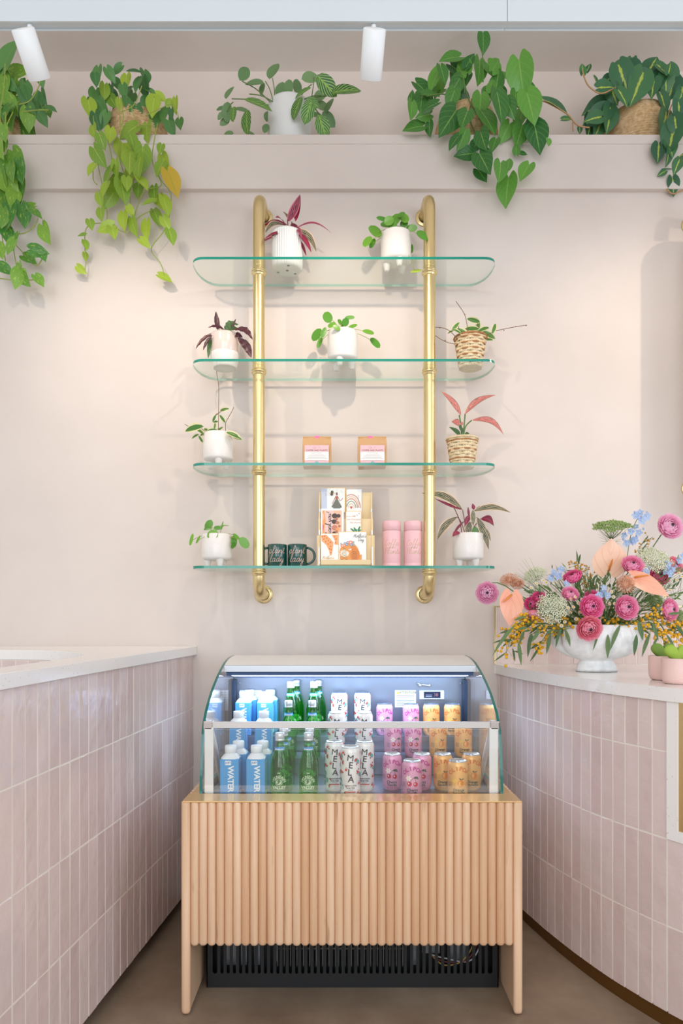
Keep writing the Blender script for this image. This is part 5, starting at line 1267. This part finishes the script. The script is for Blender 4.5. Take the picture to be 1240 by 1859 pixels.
def d_tiger(A, a, b, c, d):
    x = a+.040; A.ell(x+.002, c+.040, .040, .040, 0); A.rect(a+.004, c+.001, b-.018, c+.030, 0); A.ell(x+.026, c+.030, .020, .028, 1); A.ell(x-.016, c+.036, .018, .016, 4); A.ell(x+.002, c+.056, .018, .014, 0); A.ell(x+.020, c+.056, .012, .012, 1)
    for k in range(9): A.stroke([(x-.032+.001*k, c+.012+.006*k), (x-.018, c+.008+.006*k), (x-.004-.001*k, c+.012+.0055*k)], .0013, 2)
    for k in range(6): A.stroke([(x+.014, c+.010+.007*k), (x+.024, c+.006+.007*k), (x+.034, c+.011+.006*k)], .0011, 2)
    A.ell(x+.006, c+.052, .006, .004, 4); A.ell(x+.005, c+.054, .002, .0015, 2)
    for uu, vv, mi, q in ((-.026, .066, 5, .007), (-.015, .076, 6, .006), (-.003, .080, 6, .006), (.008, .080, 5, .009), (.018, .074, 6, .005), (.010, .070, 6, .006), (-.018, .068, 5, .006), (-.008, .072, 6, .006), (-.030, .074, 3, .004), (.020, .082, 3, .004), (.022, .068, 3, .003)): A.ell(x+uu, c+vv, q, q*.9, mi); A.ell(x+uu, c+vv, q*.4, q*.35, 4)
    A.script("Mother's", b-.026, d-.018, .0135, 2, .0009); A.script('Day', b-.022, d-.033, .0135, 2, .0009)
card(-.103, -.004, 2, .235, .338, 'greeting card with a woman in a grey dress, top tier at left', d_dress, ['#4a4a48', '#a9664c', '#6f7064', '#e2c48c', '#c6cdde'])
card(.004, .066, 2, .235, .332, 'greeting card with an earthy rainbow, top tier at right', d_bow, ['#cf8f74', '#e3c3a8', '#8fa393', '#c8514a', '#a9adb3'], '#d8dde2')
card(-.103, -.010, 1, .130, .243, 'greeting card reading Thank you sideways in pink, middle tier at left', d_thank, ['#f0c5b9', '#e9a05c', '#d8707c', '#e9b99c', '#2b2f3c', '#4a3430', '#b7744e', '#c97f6c'], '#e6e6ea')
card(.002, .064, 1, .130, .232, 'greeting card with copper script and a green sprig, middle tier at right', d_friend, ['#c98f5e', '#3f8a5c'])
card(-.102, -.030, 0, .018, .134, 'greeting card with two giraffes, bottom tier at left', d_giraffe, ['#f0a768', '#d9743a', '#d9b35c', '#4a3430'])
card(-.028, .084, 0, .018, .141, "greeting card with tigers wearing flowers, reading Mother's Day, bottom tier at right", d_tiger, ['#e79a4c', '#dd8438', '#4a3a34', '#7aa08c', '#f4e6cf', '#f0876c', '#7c93b0'])
# ------------------------------------------------------------------ flowers on the right counter
FD = 2.62
def FZ(x, y): return (860+x*.3065, 900+y*.3065)
vx, vy = (1083-VX)/FP*FD, yy(FD)+.0
VZ = ZR+.0006
r = thing('flower_vase', 'white stone-like footed vase with fluted fan bowl on the right counter', 'vase', (vx, vy, VZ))
M_vase = mat('grey white marbled ceramic', '#e6e6e4', .3); t = NT(M_vase)
t.link(t.mix(t.ramp(t.noise(9, 6, rough=.7), .4, .65), lin('#f0f0ee'), lin('#cfd1d0')), t.p.inputs['Base Color'])
m = MB()
def vrf(a, z): k = max(0, (z-VZ-.045)/.13); return 1+min(1, k*2)*(.13*(abs(math.cos(a*4))**.7-.6))
m.lathe([(0, VZ+.004), (.074, VZ+.003), (.078, VZ), (.0785, VZ+.010), (.073, VZ+.022), (.064, VZ+.038), (.063, VZ+.043), (.078, VZ+.048), (.116, VZ+.060), (.148, VZ+.080), (.168, VZ+.108), (.172, VZ+.14), (.168, VZ+.16), (.162, VZ+.178), (.158, VZ+.180), (.154, VZ+.172), (.140, VZ+.12), (.0, VZ+.07)], (vx, vy, 0), 96, rf=vrf, sx=1, sy=.62)
m.build('vase_body', M_vase, r)
HUB = Vector((vx, vy, VZ+.165))
def bmat(name, c1, c2, rough=.5, tr=.38, rim=None, deep=None):
    m = bpy.data.materials.new(name); m.use_nodes = True; t = NT(m); t.p.inputs['Roughness'].default_value = rough
    at = t.new('ShaderNodeAttribute', attribute_name='tint'); c = t.mix(at.outputs['Fac'], lin(c1), lin(c2))
    if rim: uv = t.new('ShaderNodeUVMap'); sp = t.new('ShaderNodeSeparateXYZ'); t.link(uv.outputs[0], sp.inputs[0]); c = t.mix(t.math('MULTIPLY', t.ramp(sp.outputs[1], .70, 1.0), .55), c, lin(rim)); c = t.mix(t.math('MULTIPLY', t.ramp(sp.outputs[1], .6, .0), .45), c, lin(deep))
    leaf_fin(t, c, trans=tr); MATS[name] = m; return m
B_hot = bmat('hot pink petal', '#ff94c8', '#ff7cbc', rim='#ffd0e8', deep='#f0489c'); B_pink = bmat('pink petal', '#ffb4d6', '#ff9cca', rim='#ffdcec', deep='#f468ac'); B_light = bmat('light pink petal', '#ffd2ea', '#ffc0e0', rim='#ffe8f4', deep='#f898c8'); B_mag = bmat('magenta petal', '#fb6cae', '#ee5a9e', rim='#ffb4d6', deep='#d83a88'); B_coral = bmat('coral pink petal', '#ffaabf', '#fb94ae', rim='#ffd6de', deep='#ee6488')
B_blue = bmat('powder blue petal', '#c4d8f5', '#a6c2ee'); B_white = bmat('white petal', '#f7f5ee', '#ebe8dc'); B_plum = mat('plum centre', '#3a1526', .6); B_yel = mat('mimosa yellow', '#e9b121', .7); B_yel2 = mat('golden mimosa', '#cf962a', .7)
B_ammi = bmat('cream green umbel', '#fbfbec', '#ecf0d4', .6); B_ammig = bmat('green umbel', '#bcd08c', '#a0bc70', .6); B_pin = bmat('apricot bristle', '#ffe0c6', '#ffcfac'); 
def spathe_mat(name, c1, c2, c3):
    m, t = leaf_nt(name, .18); f = veins(t, 16, .8, .85, 1); c = t.mix(t.math('MULTIPLY', f, .45), lin(c1), lin(c3)); c = t.mix(t.math('MULTIPLY', t.ramp(t.v, .2, 1), .6), c, lin(c2)); leaf_fin(t, c, trans=.15); return m
B_an1 = spathe_mat('peach spathe', '#fbb498', '#f9c0a4', '#ea9070'); B_an2 = spathe_mat('cream peach spathe', '#fbd6b8', '#fac2a8', '#eea68c'); B_spx = mat('spadix', '#e08a3a', .5)
def fin(mb, name, mats, parent, tint):
    o = mb.build(name, mats, parent, fix=False); at = o.data.attributes.new('tint', 'FLOAT', 'FACE'); at.data.foreach_set('value', tint); return o
def basis(f):
    f = Vector(f).normalized(); a = f.cross(Vector((0, 0, 1))); a = a.normalized() if a.length > .01 else Vector((1, 0, 0)); return a, f.cross(a), f
def stem_to(root, p, f=None, r=.0022, mt=None, bend=.03):
    f = Vector(f).normalized() if f is not None else Vector((0, 0, 1)); q = HUB+Vector((max(-.10, min(.10, (p.x-HUB.x)*.35)), random.uniform(-.03, .05), 0))
    mid = (p+q)/2+Vector((0, .03, bend)); m = MB(); m.tube(catmull([q, mid, p-f*.02, p], 6), r, 6); m.build('stem', mt or M_stemg, root)
def ranunc(zx, zy, rz, face, mt, label, dd=0, open_=1, centre=None, bud=False, stem=True, light_c=None):
    px, py = FZ(zx, zy); R = rz*.3065/FP*(FD+dd); p = W(px, py, FD+dd); a, b, f = basis(face)
    r = thing('ranunculus', label, 'flower', p, 'pink ranunculus in the vase')
    mb = MB(); tint = []; L = 7 if not bud else 4
    for l in range(L):
        rr = R*(1-.118*l); n = 8 if l < 4 else 6; pe = math.radians((98 if not bud else 60)-12.5*l)*open_; ph = math.radians(165)
        for k in range(n):
            th0 = 2*PI*k/n+l*.5; sp = 2*PI/n*.78; vs = []; fs = []; us = []; ru = random.uniform(0, 6); q = random.random()*.6+(.4 if l % 2 else 0)
            for j in range(6):
                v = j/5; pol = ph+(pe-ph)*v; wd = sp*math.sin(PI*min(1, .18+.74*v))**.6
                for i in range(6):
                    u = -1+2*i/5; th = th0+wd*u*(1.0 if v < .8 else .9); po = pol+.09*u*u*v+.04*math.sin(u*5+ru)*v
                    r2 = rr*(1+.10*v*v*(1 if l < 3 else .3)+.03*math.sin(u*7+ru)*v); fl = .72
                    vs.append(p+(a*math.cos(th)+b*math.sin(th))*r2*math.sin(po)+f*r2*math.cos(po)*fl); us.append((i/5, v))
            for j in range(5):
                for i in range(5): k0 = j*6+i; fs.append((k0, k0+1, k0+7, k0+6))
            mb.add(vs, fs, 0, us, True); tint += [q]*len(fs)
    fin(mb, 'petals', [mt], r, tint)
    if not bud:
        m = MB()
        m.ball(p+f*R*.14, R*.11, 0, 10, 8)
        for k in range(10): t_ = 2*PI*k/10; m.ball(p+f*R*.24+(a*math.cos(t_)+b*math.sin(t_))*R*.11, R*.025)
        m.build('flower_centre', centre or B_plum, r)
    if stem: stem_to(r, p-f*R*.6, f)
    return r
ranunc(80, 575, 64, (-.15, -1, .0), B_light, 'pale pink ranunculus on a long bent stem, farthest left of the bouquet', -.02, .95, stem=False)
o_ = bpy.data.objects['ranunculus']; m = MB(); m.tube([W(*FZ(x, y), FD) for x, y in ((80, 560), (110, 515), (140, 515), (190, 535), (240, 570), (330, 640), (430, 700))]+[HUB-Vector((.08, 0, 0))], .0022, 6); m.build('stem', M_stemg, o_)
ranunc(705, 655, 70, (0, -1, .1), B_hot, 'hot pink ranunculus facing the room, middle of the bouquet', -.14)
ranunc(690, 790, 74, (0, -1, -.25), B_coral, 'coral pink ranunculus drooping over the vase rim', -.16)
ranunc(914, 660, 71, (.1, -1, .15), B_pink, 'pink ranunculus right of the middle one, under the bristly apricot bloom', -.13)
ranunc(1172, 175, 76, (.1, -1, .25), B_light, 'large light pink ranunculus topmost at the right', .0)
ranunc(945, 402, 62, (-.1, -1, .6), B_pink, 'pink ranunculus tucked beside the cream anthurium', -.06)
ranunc(1175, 675, 66, (.6, -1, .1), B_pink, 'pink ranunculus turned sideways at the right edge', -.08)
ranunc(585, 475, 52, (-.5, -.5, .8), B_mag, 'magenta ranunculus half open, upper left among the golden berries', -.02, .8)
ranunc(575, 575, 50, (0, -1, .7), B_pink, 'small pink ranunculus above the left white umbel', -.08)
ranunc(385, 600, 40, (-.3, -1, .4), B_mag, 'small magenta ranunculus right of the peach anthurium, upper one', -.06)
ranunc(340, 640, 42, (-.5, -1, 0), B_mag, 'small magenta ranunculus right of the peach anthurium, lower one', -.05)
ranunc(358, 705, 40, (-.2, -.4, -1), B_coral, 'pink ranunculus bud hanging below the magenta pair', -.06, bud=True)
ranunc(1195, 410, 52, (.4, -.8, .4), B_coral, 'coral ranunculus behind the blue sprig at right', .04, .8)
ranunc(1105, 470, 56, (0, -1, .3), B_mag, 'deep pink ranunculus half hidden behind the coral anthurium', .05, .85)
ranunc(712, 605, 52, (0, -1, .7), B_mag, 'deep pink ranunculus peeping from behind the middle hot pink one', -.05, .85)
def anth(zx, zy, Lz, Wz, ang, nrm, mt, label, dd, sp):
    px, py = FZ(zx, zy); d = FD+dd; L = Lz*.3065/FP*d; wd = Wz*.3065/FP*d; a = math.radians(ang); dr = Vector((math.cos(a), -.25, math.sin(a))).normalized(); p = W(px, py, d)-dr*L*.36
    r = thing('anthurium', label, 'flower', p, 'peach anthuriums in the vase'); mb = MB(); ti = []; leaf(mb, ti, p, dr, nrm, L, wd, 'heart', .12, .12, nv=18, nu=12); fin(mb, 'spathe', [mt], r, ti)
    m = MB(); s_ = Vector(sp).normalized(); q = p+Vector(nrm).normalized()*.003; m.tube([q, q+s_*.02, q+s_*.045, q+s_*.052], [.0035, .0042, .003, .001], 10); m.build('spadix', B_spx, r); stem_to(r, p+Vector((0, .004, 0)))
anth(222, 655, 195, 150, -95, (.15, -1, .2), B_an1, 'peach anthurium with spathe hanging down, at the left of the bouquet', -.05, (-.9, -.6, -.7))
anth(808, 375, 200, 215, 88, (0, -1, .25), B_an2, 'cream peach anthurium standing upright, upper middle of the bouquet', .0, (.1, -.6, 1))
anth(1032, 522, 235, 125, -28, (.1, -1, .45), B_an1, 'coral anthurium tilted to the right, above the right pink ranunculus', -.10, (1, -.5, .15))
def umbel(zx, zy, Wz, face, mt, label, dd=0, flat=.35):
    px, py = FZ(zx, zy); d = FD+dd; R = Wz/2*.3065/FP*d; p = W(px, py, d); a, b, f = basis(face)
    r = thing('umbel_flower', label, 'flower', p, 'lacy umbels in the vase'); mb = MB(); ti = []; st = MB(); root = p-f*R*.9
    for k in range(34):
        rho = math.sqrt((k+.5)/34); th = k*2.39996; c = p+(a*math.cos(th)+b*math.sin(th))*R*rho*.9-f*R*flat*rho*rho+Vector((0, 0, random.uniform(-.003, .003))); st.tube([root, (root+c)/2+(c-p)*.12, c], .0006, 4)
        for q in range(15):
            rr = .011*math.sqrt((q+.5)/15)*R/.045; t2 = q*2.39996+k; c2 = c+(a*math.cos(t2)+b*math.sin(t2))*rr+f*random.uniform(0, .003); n0 = len(mb.f)
            mb.ball(c2, random.uniform(.0016, .0026)*R/.045, 0, 5, 3); ti += [random.random()]*(len(mb.f)-n0)
    fin(mb, 'florets', [mt], r, ti); st.build('umbel_rays', M_stemg, r); stem_to(r, root, f)
    for k in range(10):
        pass
umbel(820, 160, 225, (-.1, -.35, 1), B_ammig, 'flat green umbel topmost in the bouquet', .02, .25)
umbel(355, 455, 140, (-.5, -.6, .8), B_ammi, 'lacy cream umbel at upper left, by the feathery grass', .03)
umbel(468, 655, 195, (-.1, -1, .55), B_ammi, 'large lacy cream umbel left of the hot pink ranunculus', -.12)
umbel(1078, 355, 205, (0, -.8, .75), B_ammi, 'lacy cream umbel at upper right, beside the pink ranunculus', -.02)
umbel(1080, 620, 120, (.2, -1, .4), B_ammig, 'small green umbel deep in the right of the bouquet', .02)
umbel(1232, 720, 110, (.2, -1, .3), B_ammig, 'small green umbel at the right edge', -.05)
def five(mb, ti, p, f, R, n=5, mi=0, wr=.7, kind='oval'):
    a, b, f = basis(f); o = random.uniform(0, 6)
    for k in range(n):
        t_ = o+2*PI*k/n; leaf(mb, ti, p, a*math.cos(t_)+b*math.sin(t_)+f*.25, f, R, R*wr, kind, .1, .1, mi, nv=4, nu=2)
def delph(pts, fl, label, dd=0, R=.019):
    P_ = [W(*FZ(*q), FD+dd) for q in pts]; r = thing('delphinium', label, 'flower', P_[0], 'pale blue delphiniums in the vase'); m = MB(); m.tube(catmull(P_, 5) if len(P_) > 2 else P_, .0014, 6); m.build('stem', M_stemg, r)
    mb = MB(); ti = []; c_ = MB()
    for x, y in fl:
        p = W(*FZ(x, y), FD+dd+random.uniform(-.02, .01)); f = Vector((random.uniform(-.7, .7), -1, random.uniform(-.3, .6))); five(mb, ti, p, f, R*random.uniform(.8, 1.1), 5); c_.ball(p+f.normalized()*.003, .0022)
        if random.random() < .5: n0 = len(mb.f); mb.ball(p+Vector((random.uniform(-.02, .02), 0, .015)), .004, 0, 6, 4, (1, 1, 1.4)); ti += [.5]*(len(mb.f)-n0)
    fin(mb, 'petals', [B_blue], r, ti); c_.build('flower_centres', mat('pale centre', '#e9edd0', .6), r)
delph([(905, 420), (915, 320), (940, 200), (985, 110)], [(960, 120), (995, 148), (1025, 122), (985, 100), (960, 185), (930, 212), (890, 235), (978, 218), (955, 262), (905, 280), (935, 268)], 'tall pale blue delphinium sprig beside the topmost green umbel', .02)
delph([(560, 640), (530, 560), (490, 470)], [(455, 490), (500, 475), (548, 525), (520, 435), (475, 455)], 'pale blue delphinium sprig at upper left, beside the magenta ranunculus', -.03)
delph([(790, 690), (775, 600), (765, 550)], [(765, 575), (790, 592), (742, 590), (770, 545)], 'greyish blue delphinium between the two middle pink ranunculus', -.12, .016)
delph([(1120, 560), (1160, 480), (1215, 350)], [(1155, 415), (1162, 462), (1215, 385), (1140, 450), (1235, 360), (1180, 440), (1020, 450)], 'pale blue delphinium sprig at the right edge', -.04)
def pin(zx, zy, Rz, face, label, dd, sx=1):
    p = W(*FZ(zx, zy), FD+dd); R = Rz*.3065/FP*(FD+dd); a, b, f = basis(face); r = thing('pincushion_flower', label, 'flower', p, 'apricot bristly blooms in the vase'); mb = MB(); ti = []
    for k in range(110):
        rho = math.sqrt((k+.5)/110); th = k*2.39996; e = f*math.cos(rho*1.75)+(a*math.cos(th)*sx+b*math.sin(th))*math.sin(rho*1.75); n0 = len(mb.f)
        c = p+e*R*.35; m1 = p+e*R*.8; m2 = p+e*R*random.uniform(.9, 1.05)+f*R*.12; mb.tube([c, m1, m2, m2+(f-e)*R*.12], .00075, 4); mb.ball(m2+(f-e)*R*.12, .0013, 0, 4, 3); ti += [random.random()]*(len(mb.f)-n0)
    mb.ball(p, R*.4, 0, 10, 6); ti += [.8]*(len(mb.f)-len(ti)); fin(mb, 'bristles', [B_pin], r, ti); stem_to(r, p-f*.01, f)
pin(895, 525, 58, (0, -1, .2), 'round apricot bristly bloom above the right pink ranunculus', -.10)
pin(215, 500, 42, (-.6, -.6, .3), 'apricot bristly bloom at far left, above the peach anthurium', .0, 1.5)
pin(262, 520, 36, (-.4, -.6, -.1), 'smaller apricot bristly bloom at far left, against the grass', .0, 1.3)
def mimosa(pts, n, spread, label, dd=0, mt=None, leaves=4, br=.0056):
    P_ = catmull([W(*FZ(*q), FD+dd+.04*k/len(pts)) for k, q in enumerate(pts)], 6); r = thing('mimosa_branch', label, 'branch', P_[0], 'yellow berry-like mimosa in the vase'); st = MB(); st.tube(P_, .0011, 5); mb = MB(); s = spread*.3065/FP*FD
    for k in range(int(n*1.35)):
        c = P_[random.randrange(len(P_)//4, len(P_))]; q = c+Vector((random.gauss(0, s*.5), random.gauss(0, .012), random.gauss(-s*.1, s*.5))); mb.ball(q, br*random.uniform(.75, 1.15), 0, 7, 5)
        if k % 2 == 0: st.tube([c, q], .0005, 4)
    mb.build('blossom_balls', mt or B_yel, r); st.build('twigs', M_stemg, r)
    lf = MB(); ti = []
    for k in range(leaves):
        c = P_[random.randrange(len(P_)//4, len(P_))]; dr = (P_[-1]-P_[0]).normalized()+Vector((random.uniform(-.5, .5), random.uniform(-.4, .1), random.uniform(-.9, .1))); leaf(lf, ti, c, dr, Vector((random.uniform(-.5, .5), -1, .3)), random.uniform(.045, .075), random.uniform(.006, .010), 'lance', .2, .3)
    if lf.f: fin(lf, 'leaves', [L_soft], r, ti)
for a in [([(560,760),(420,760),(300,760),(230,830),(190,940)],44,55,'mimosa branch sweeping down at far left, lowest tip'),
          ([(540,780),(430,770),(330,740),(260,760),(215,800)],36,50,'mimosa branch under the peach anthurium'),
          ([(580,770),(500,790),(420,840),(390,890)],34,45,'mimosa branch hanging left of the vase foot'),
          ([(600,740),(540,760),(520,800)],20,50,'short mimosa branch over the vase rim at left'),
          ([(830,760),(870,770),(890,800)],22,50,'short mimosa branch over the vase rim at right of centre'),
          ([(560,740),(640,755),(740,750),(820,745)],34,40,'mimosa blossoms lying along the middle of the vase rim'),
          ([(330,700),(300,740),(270,800),(240,860)],34,60,'mimosa branch over the splashback tiles at far left'),
          ([(900,740),(960,770),(980,790)],26,55,'mimosa branch over the right shoulder of the vase'),
          ([(940,740),(1050,760),(1100,800),(1130,880)],44,50,'mimosa branch hanging right of the vase'),
          ([(960,720),(1080,740),(1180,770),(1215,860)],44,50,'mimosa branch above the cactus pots'),
          ([(980,700),(1100,700),(1220,780),(1245,840)],36,45,'mimosa branch at the right edge')]:
    mimosa(*a, dd=-.08)
mimosa([(680,640),(660,540),(640,450),(610,400)], 40, 55, 'golden mimosa sprig rising at upper left of centre', .03, B_yel2, 3, .0038)
mimosa([(700,640),(700,540),(690,460)], 26, 50, 'golden mimosa sprig just left of the cream anthurium stem', .02, B_yel2, 2, .0038)
mimosa([(990,480),(975,380),(985,300),(1060,245)], 28, 40, 'golden mimosa sprig at upper right, behind the pink ranunculus', .04, B_yel2, 2, .0038)
def daisy(zx, zy, label, dd=-.1, R=.0085):
    p = W(*FZ(zx, zy), FD+dd); r = thing('daisy', label, 'flower', p, 'tiny white daisies in the vase'); f = Vector((random.uniform(-.5, .5), -1, random.uniform(0, .8))); mb = MB(); ti = []; five(mb, ti, p, f, R, 13, 0, .36); fin(mb, 'petals', [B_white], r, ti)
    m = MB(); m.ball(p+f.normalized()*.0012, .0032, 0, 8, 5, (1, .8, 1)); m.build('flower_centre', B_yel, r); m = MB(); m.tube([p-f.normalized()*.001, p+Vector((random.uniform(-.01, .02), .02, -.03)), p+Vector((.02, .05, -.07))], .0006, 4); m.build('stem', M_stemg, r)
for (lab, L) in (('tiny white daisy in the cluster at upper left, by the blue sprig', [(410,502),(372,520),(485,515),(447,468),(430,515),(340,545)]),
                 ('tiny white daisy in the cluster left of the hot pink ranunculus', [(572,690),(606,730),(620,635),(590,660),(540,748),(575,612),(545,700),(560,665),(630,690),(520,770),(600,600),(640,615)]),
                 ('tiny white daisy between the middle and right pink ranunculus', [(828,600),(805,640),(835,640),(815,570),(850,560)]),
                 ('tiny white daisy just under the hot pink ranunculus', [(700,740),(675,752)]),
                 ('tiny white daisy at the right edge of the bouquet', [(1215,460),(1235,480),(1205,500),(1128,395),(1165,560),(1130,600),(1060,580),(1010,425)])):
    for x, y in L: daisy(x, y, lab, dd=(-.1 if y > 560 else -.03)+random.uniform(-.02, .01))
# drooping narrow leaves round the rim
def sprig(pts_list, label, dd=-.10, mt=None):
    r = thing('leaf_sprig', label, 'leaves', W(*FZ(*pts_list[0][0]), FD+dd), 'narrow leaves hanging from the bouquet'); P = Plant(r)
    for a, b, wd in pts_list: P.bt(FZ(*a), FZ(*b), wd*.3065, FD+dd+random.uniform(-.02, .02), mi=0, arch=random.uniform(-.06, .12))
    P.stem([(*FZ(*pts_list[0][0]), FD+dd), HUB+Vector(((pts_list[0][0][0]-720)*.0001, 0, .01))] if False else [W(*FZ(*pts_list[0][0]), FD+dd), (W(*FZ(*pts_list[0][0]), FD+dd)+HUB)/2+Vector((0, 0, .01)), HUB], .0011)
    P.done([mt or L_soft], M_stemg, 'leaves', 'stem')
sprig([((250,760),(110,950),22),((235,860),(108,875),14),((265,860),(282,1005),26),((230,900),(245,985),14),((215,790),(160,860),12),((235,920),(295,940),12),((300,720),(240,740),18)], 'olive leaf sprig hanging at far left over the splashback edge')
sprig([((335,820),(320,960),24),((340,815),(342,868),24),((388,790),(342,868),24),((300,800),(270,880),20),((320,780),(250,800),18)], 'olive leaf sprig below the magenta ranunculus pair')
sprig([((455,815),(430,940),24),((505,800),(485,900),18),((470,790),(420,830),18)], 'olive leaf sprig hanging just left of the vase bowl')
sprig([((540,790),(572,895),24),((520,780),(490,860),18)], 'olive leaf sprig across the left of the vase bowl')
sprig([((672,730),(680,782),30),((740,800),(705,920),14)], 'olive leaf sprig beside the drooping coral ranunculus')
sprig([((795,820),(793,968),30),((870,760),(808,918),26)], 'olive leaf sprig across the right of the vase bowl')
sprig([((975,740),(1002,860),34),((965,820),(950,950),28),((930,800),(940,880),18)], 'olive leaf sprig hanging just right of the vase bowl')
sprig([((1045,810),(995,958),24),((1060,750),(1095,860),26),((1090,840),(1060,900),16)], 'olive leaf sprig hanging above the left cactus pot')
sprig([((1140,820),(1195,915),20),((1195,760),(1240,835),26),((1150,700),(1235,690),20)], 'olive leaf sprig above the cactus pots at right')
sprig([((650,690),(600,440),20),((700,640),(600,540),18),((610,560),(640,480),14),((700,600),(690,480),14)], 'upright olive leaf sprig behind the magenta ranunculus', .03)
# fine grass and filler greens
def grass(o, tips, label, dd=.03, r_=.0006, mt=None):
    r = thing('grass_spray', label, 'grass', W(*FZ(*o), FD+dd), 'fine grass sprays in the vase'); m = MB()
    A_ = W(*FZ(*o), FD+dd)
    for t_ in tips:
        B_ = W(*FZ(*t_), FD+dd+random.uniform(-.03, .03)); m.tube([A_, A_*.5+B_*.5+Vector((0, 0, .008)), B_], [r_*1.2, r_, r_*.4], 4)
    m.tube([A_, (A_+HUB)/2, HUB], .0014, 5); m.build('blades', mt or L_grass, r)
grass((430,600), [(250,450),(255,470),(270,400),(260,430),(285,380),(300,370),(330,365),(280,500),(290,540),(300,570),(310,590),(240,455)], 'fine grass spray fanning out at upper left')
grass((820,300), [(735,225),(740,245),(750,270),(760,285),(770,240),(850,260),(870,270),(765,215),(880,255),(795,290),(860,285),(780,200)], 'feathery green ruff under the topmost umbel', .03)
def bush(n, box, label, dd, lens=(.02, .05), wds=(.004, .012), mt=None, up=.4):
    r = thing('filler_greenery', label, 'leaves', HUB, 'filler greens in the vase'); P = Plant(r)
    for _ in range(n):
        x, y = random.uniform(box[0], box[2]), random.uniform(box[1], box[3]); p = W(*FZ(x, y), FD+random.uniform(*dd)); dr = (p-HUB)+Vector((0, 0, up*.1)); dr.normalize(); dr += Vector((random.uniform(-.7, .7), random.uniform(-.5, .3), random.uniform(-.5, .7)))
        leaf(P.lf, P.t, p, dr, Vector((random.uniform(-1, 1), -1, random.uniform(-.3, 1))), random.uniform(*lens), random.uniform(*wds), 'lance', .25, .3, random.choice((0, 0, 1)), nv=5, nu=2)
        P.st.tube([HUB+Vector(((p.x-HUB.x)*.3, 0, 0)), (p*.6+HUB*.4)+Vector((0, .01, .005)), p], .0007, 4)
    P.done([L_soft, L_grass], M_stemg, 'leaves')
bush(90, (330, 560, 640, 760), 'green filler leaves in the left half of the bouquet', (-.06, .06))
bush(110, (620, 480, 900, 760), 'green filler leaves in the middle of the bouquet', (-.05, .08))
bush(110, (880, 440, 1240, 740), 'green filler leaves in the right half of the bouquet', (-.05, .08))
bush(70, (300, 700, 1230, 800), 'green filler leaves along the rim of the vase', (-.09, .03), (.02, .05), (.005, .010), up=-.6)
bush(36, (440, 420, 720, 560), 'thin green sprigs rising at upper left', (.0, .08), (.015, .03), (.002, .005))

# ------------------------------------------------------------------ cactus pots
M_pinkpot = mat('matte pink pot', '#eac6bd', .5)
L_cact, t = leaf_nt('velvety green heart', .8); t.link(t.mix(t.noise(60, 2), lin('#8fae3a'), lin('#a5c04a')), t.p.inputs['Base Color']); L_cact.name = 'velvety green'
M_cact2 = mat('velvety dark green', '#73913a', .8)
def heart_pot(px, d, mt, label):
    p = W(px, 0, d); x, y = p.x, p.y; R = .046; r = thing('heart_cactus', label, 'potted plant', (x, y, ZR+.0006), 'heart plants in pink pots')
    z = ZR+.0006; m = MB(); m.lathe([(0, z+.001), (.034, z), (.040, z+.004), (.044, z+.014), (.0455, z+.03), (.046, z+.078), (.0445, z+.0795), (.043, z+.078), (.043, z+.068), (0, z+.068)], (x, y, 0), 56); m.build('pot', M_pinkpot, r); soil(r, .0425, z+.071, (x, y, 0))
    m = MB(); nu, nv = 36, 7; vs = []
    for j in range(nv+1):
        k = j/nv; off = math.sin(PI*(k-.5)); th = math.cos(PI*(k-.5))**.55
        for i in range(nu):
            t_ = 2*PI*i/nu; hx = 16*math.sin(t_)**3; hz = 13*math.cos(t_)-5*math.cos(2*t_)-2*math.cos(3*t_)-math.cos(4*t_)
            vs.append((x+hx/16*.041*max(th, .02), y+off*.011, z+.090+(hz+2)/16*.036*max(th, .02)))
    m.add(vs, [(j*nu+i, j*nu+(i+1) % nu, (j+1)*nu+(i+1) % nu, (j+1)*nu+i) for j in range(nv) for i in range(nu)]+[tuple(range(nu)), tuple(nv*nu+i for i in range(nu))], 0, None, True); m.build('heart_leaf', mt, r)
heart_pot(1204, 2.27, M_cact2, 'darker green heart plant in a pink pot, the one behind at left')
heart_pot(1229, 2.14, L_cact, 'bright green heart plant in a pink pot, the one in front at the right edge')
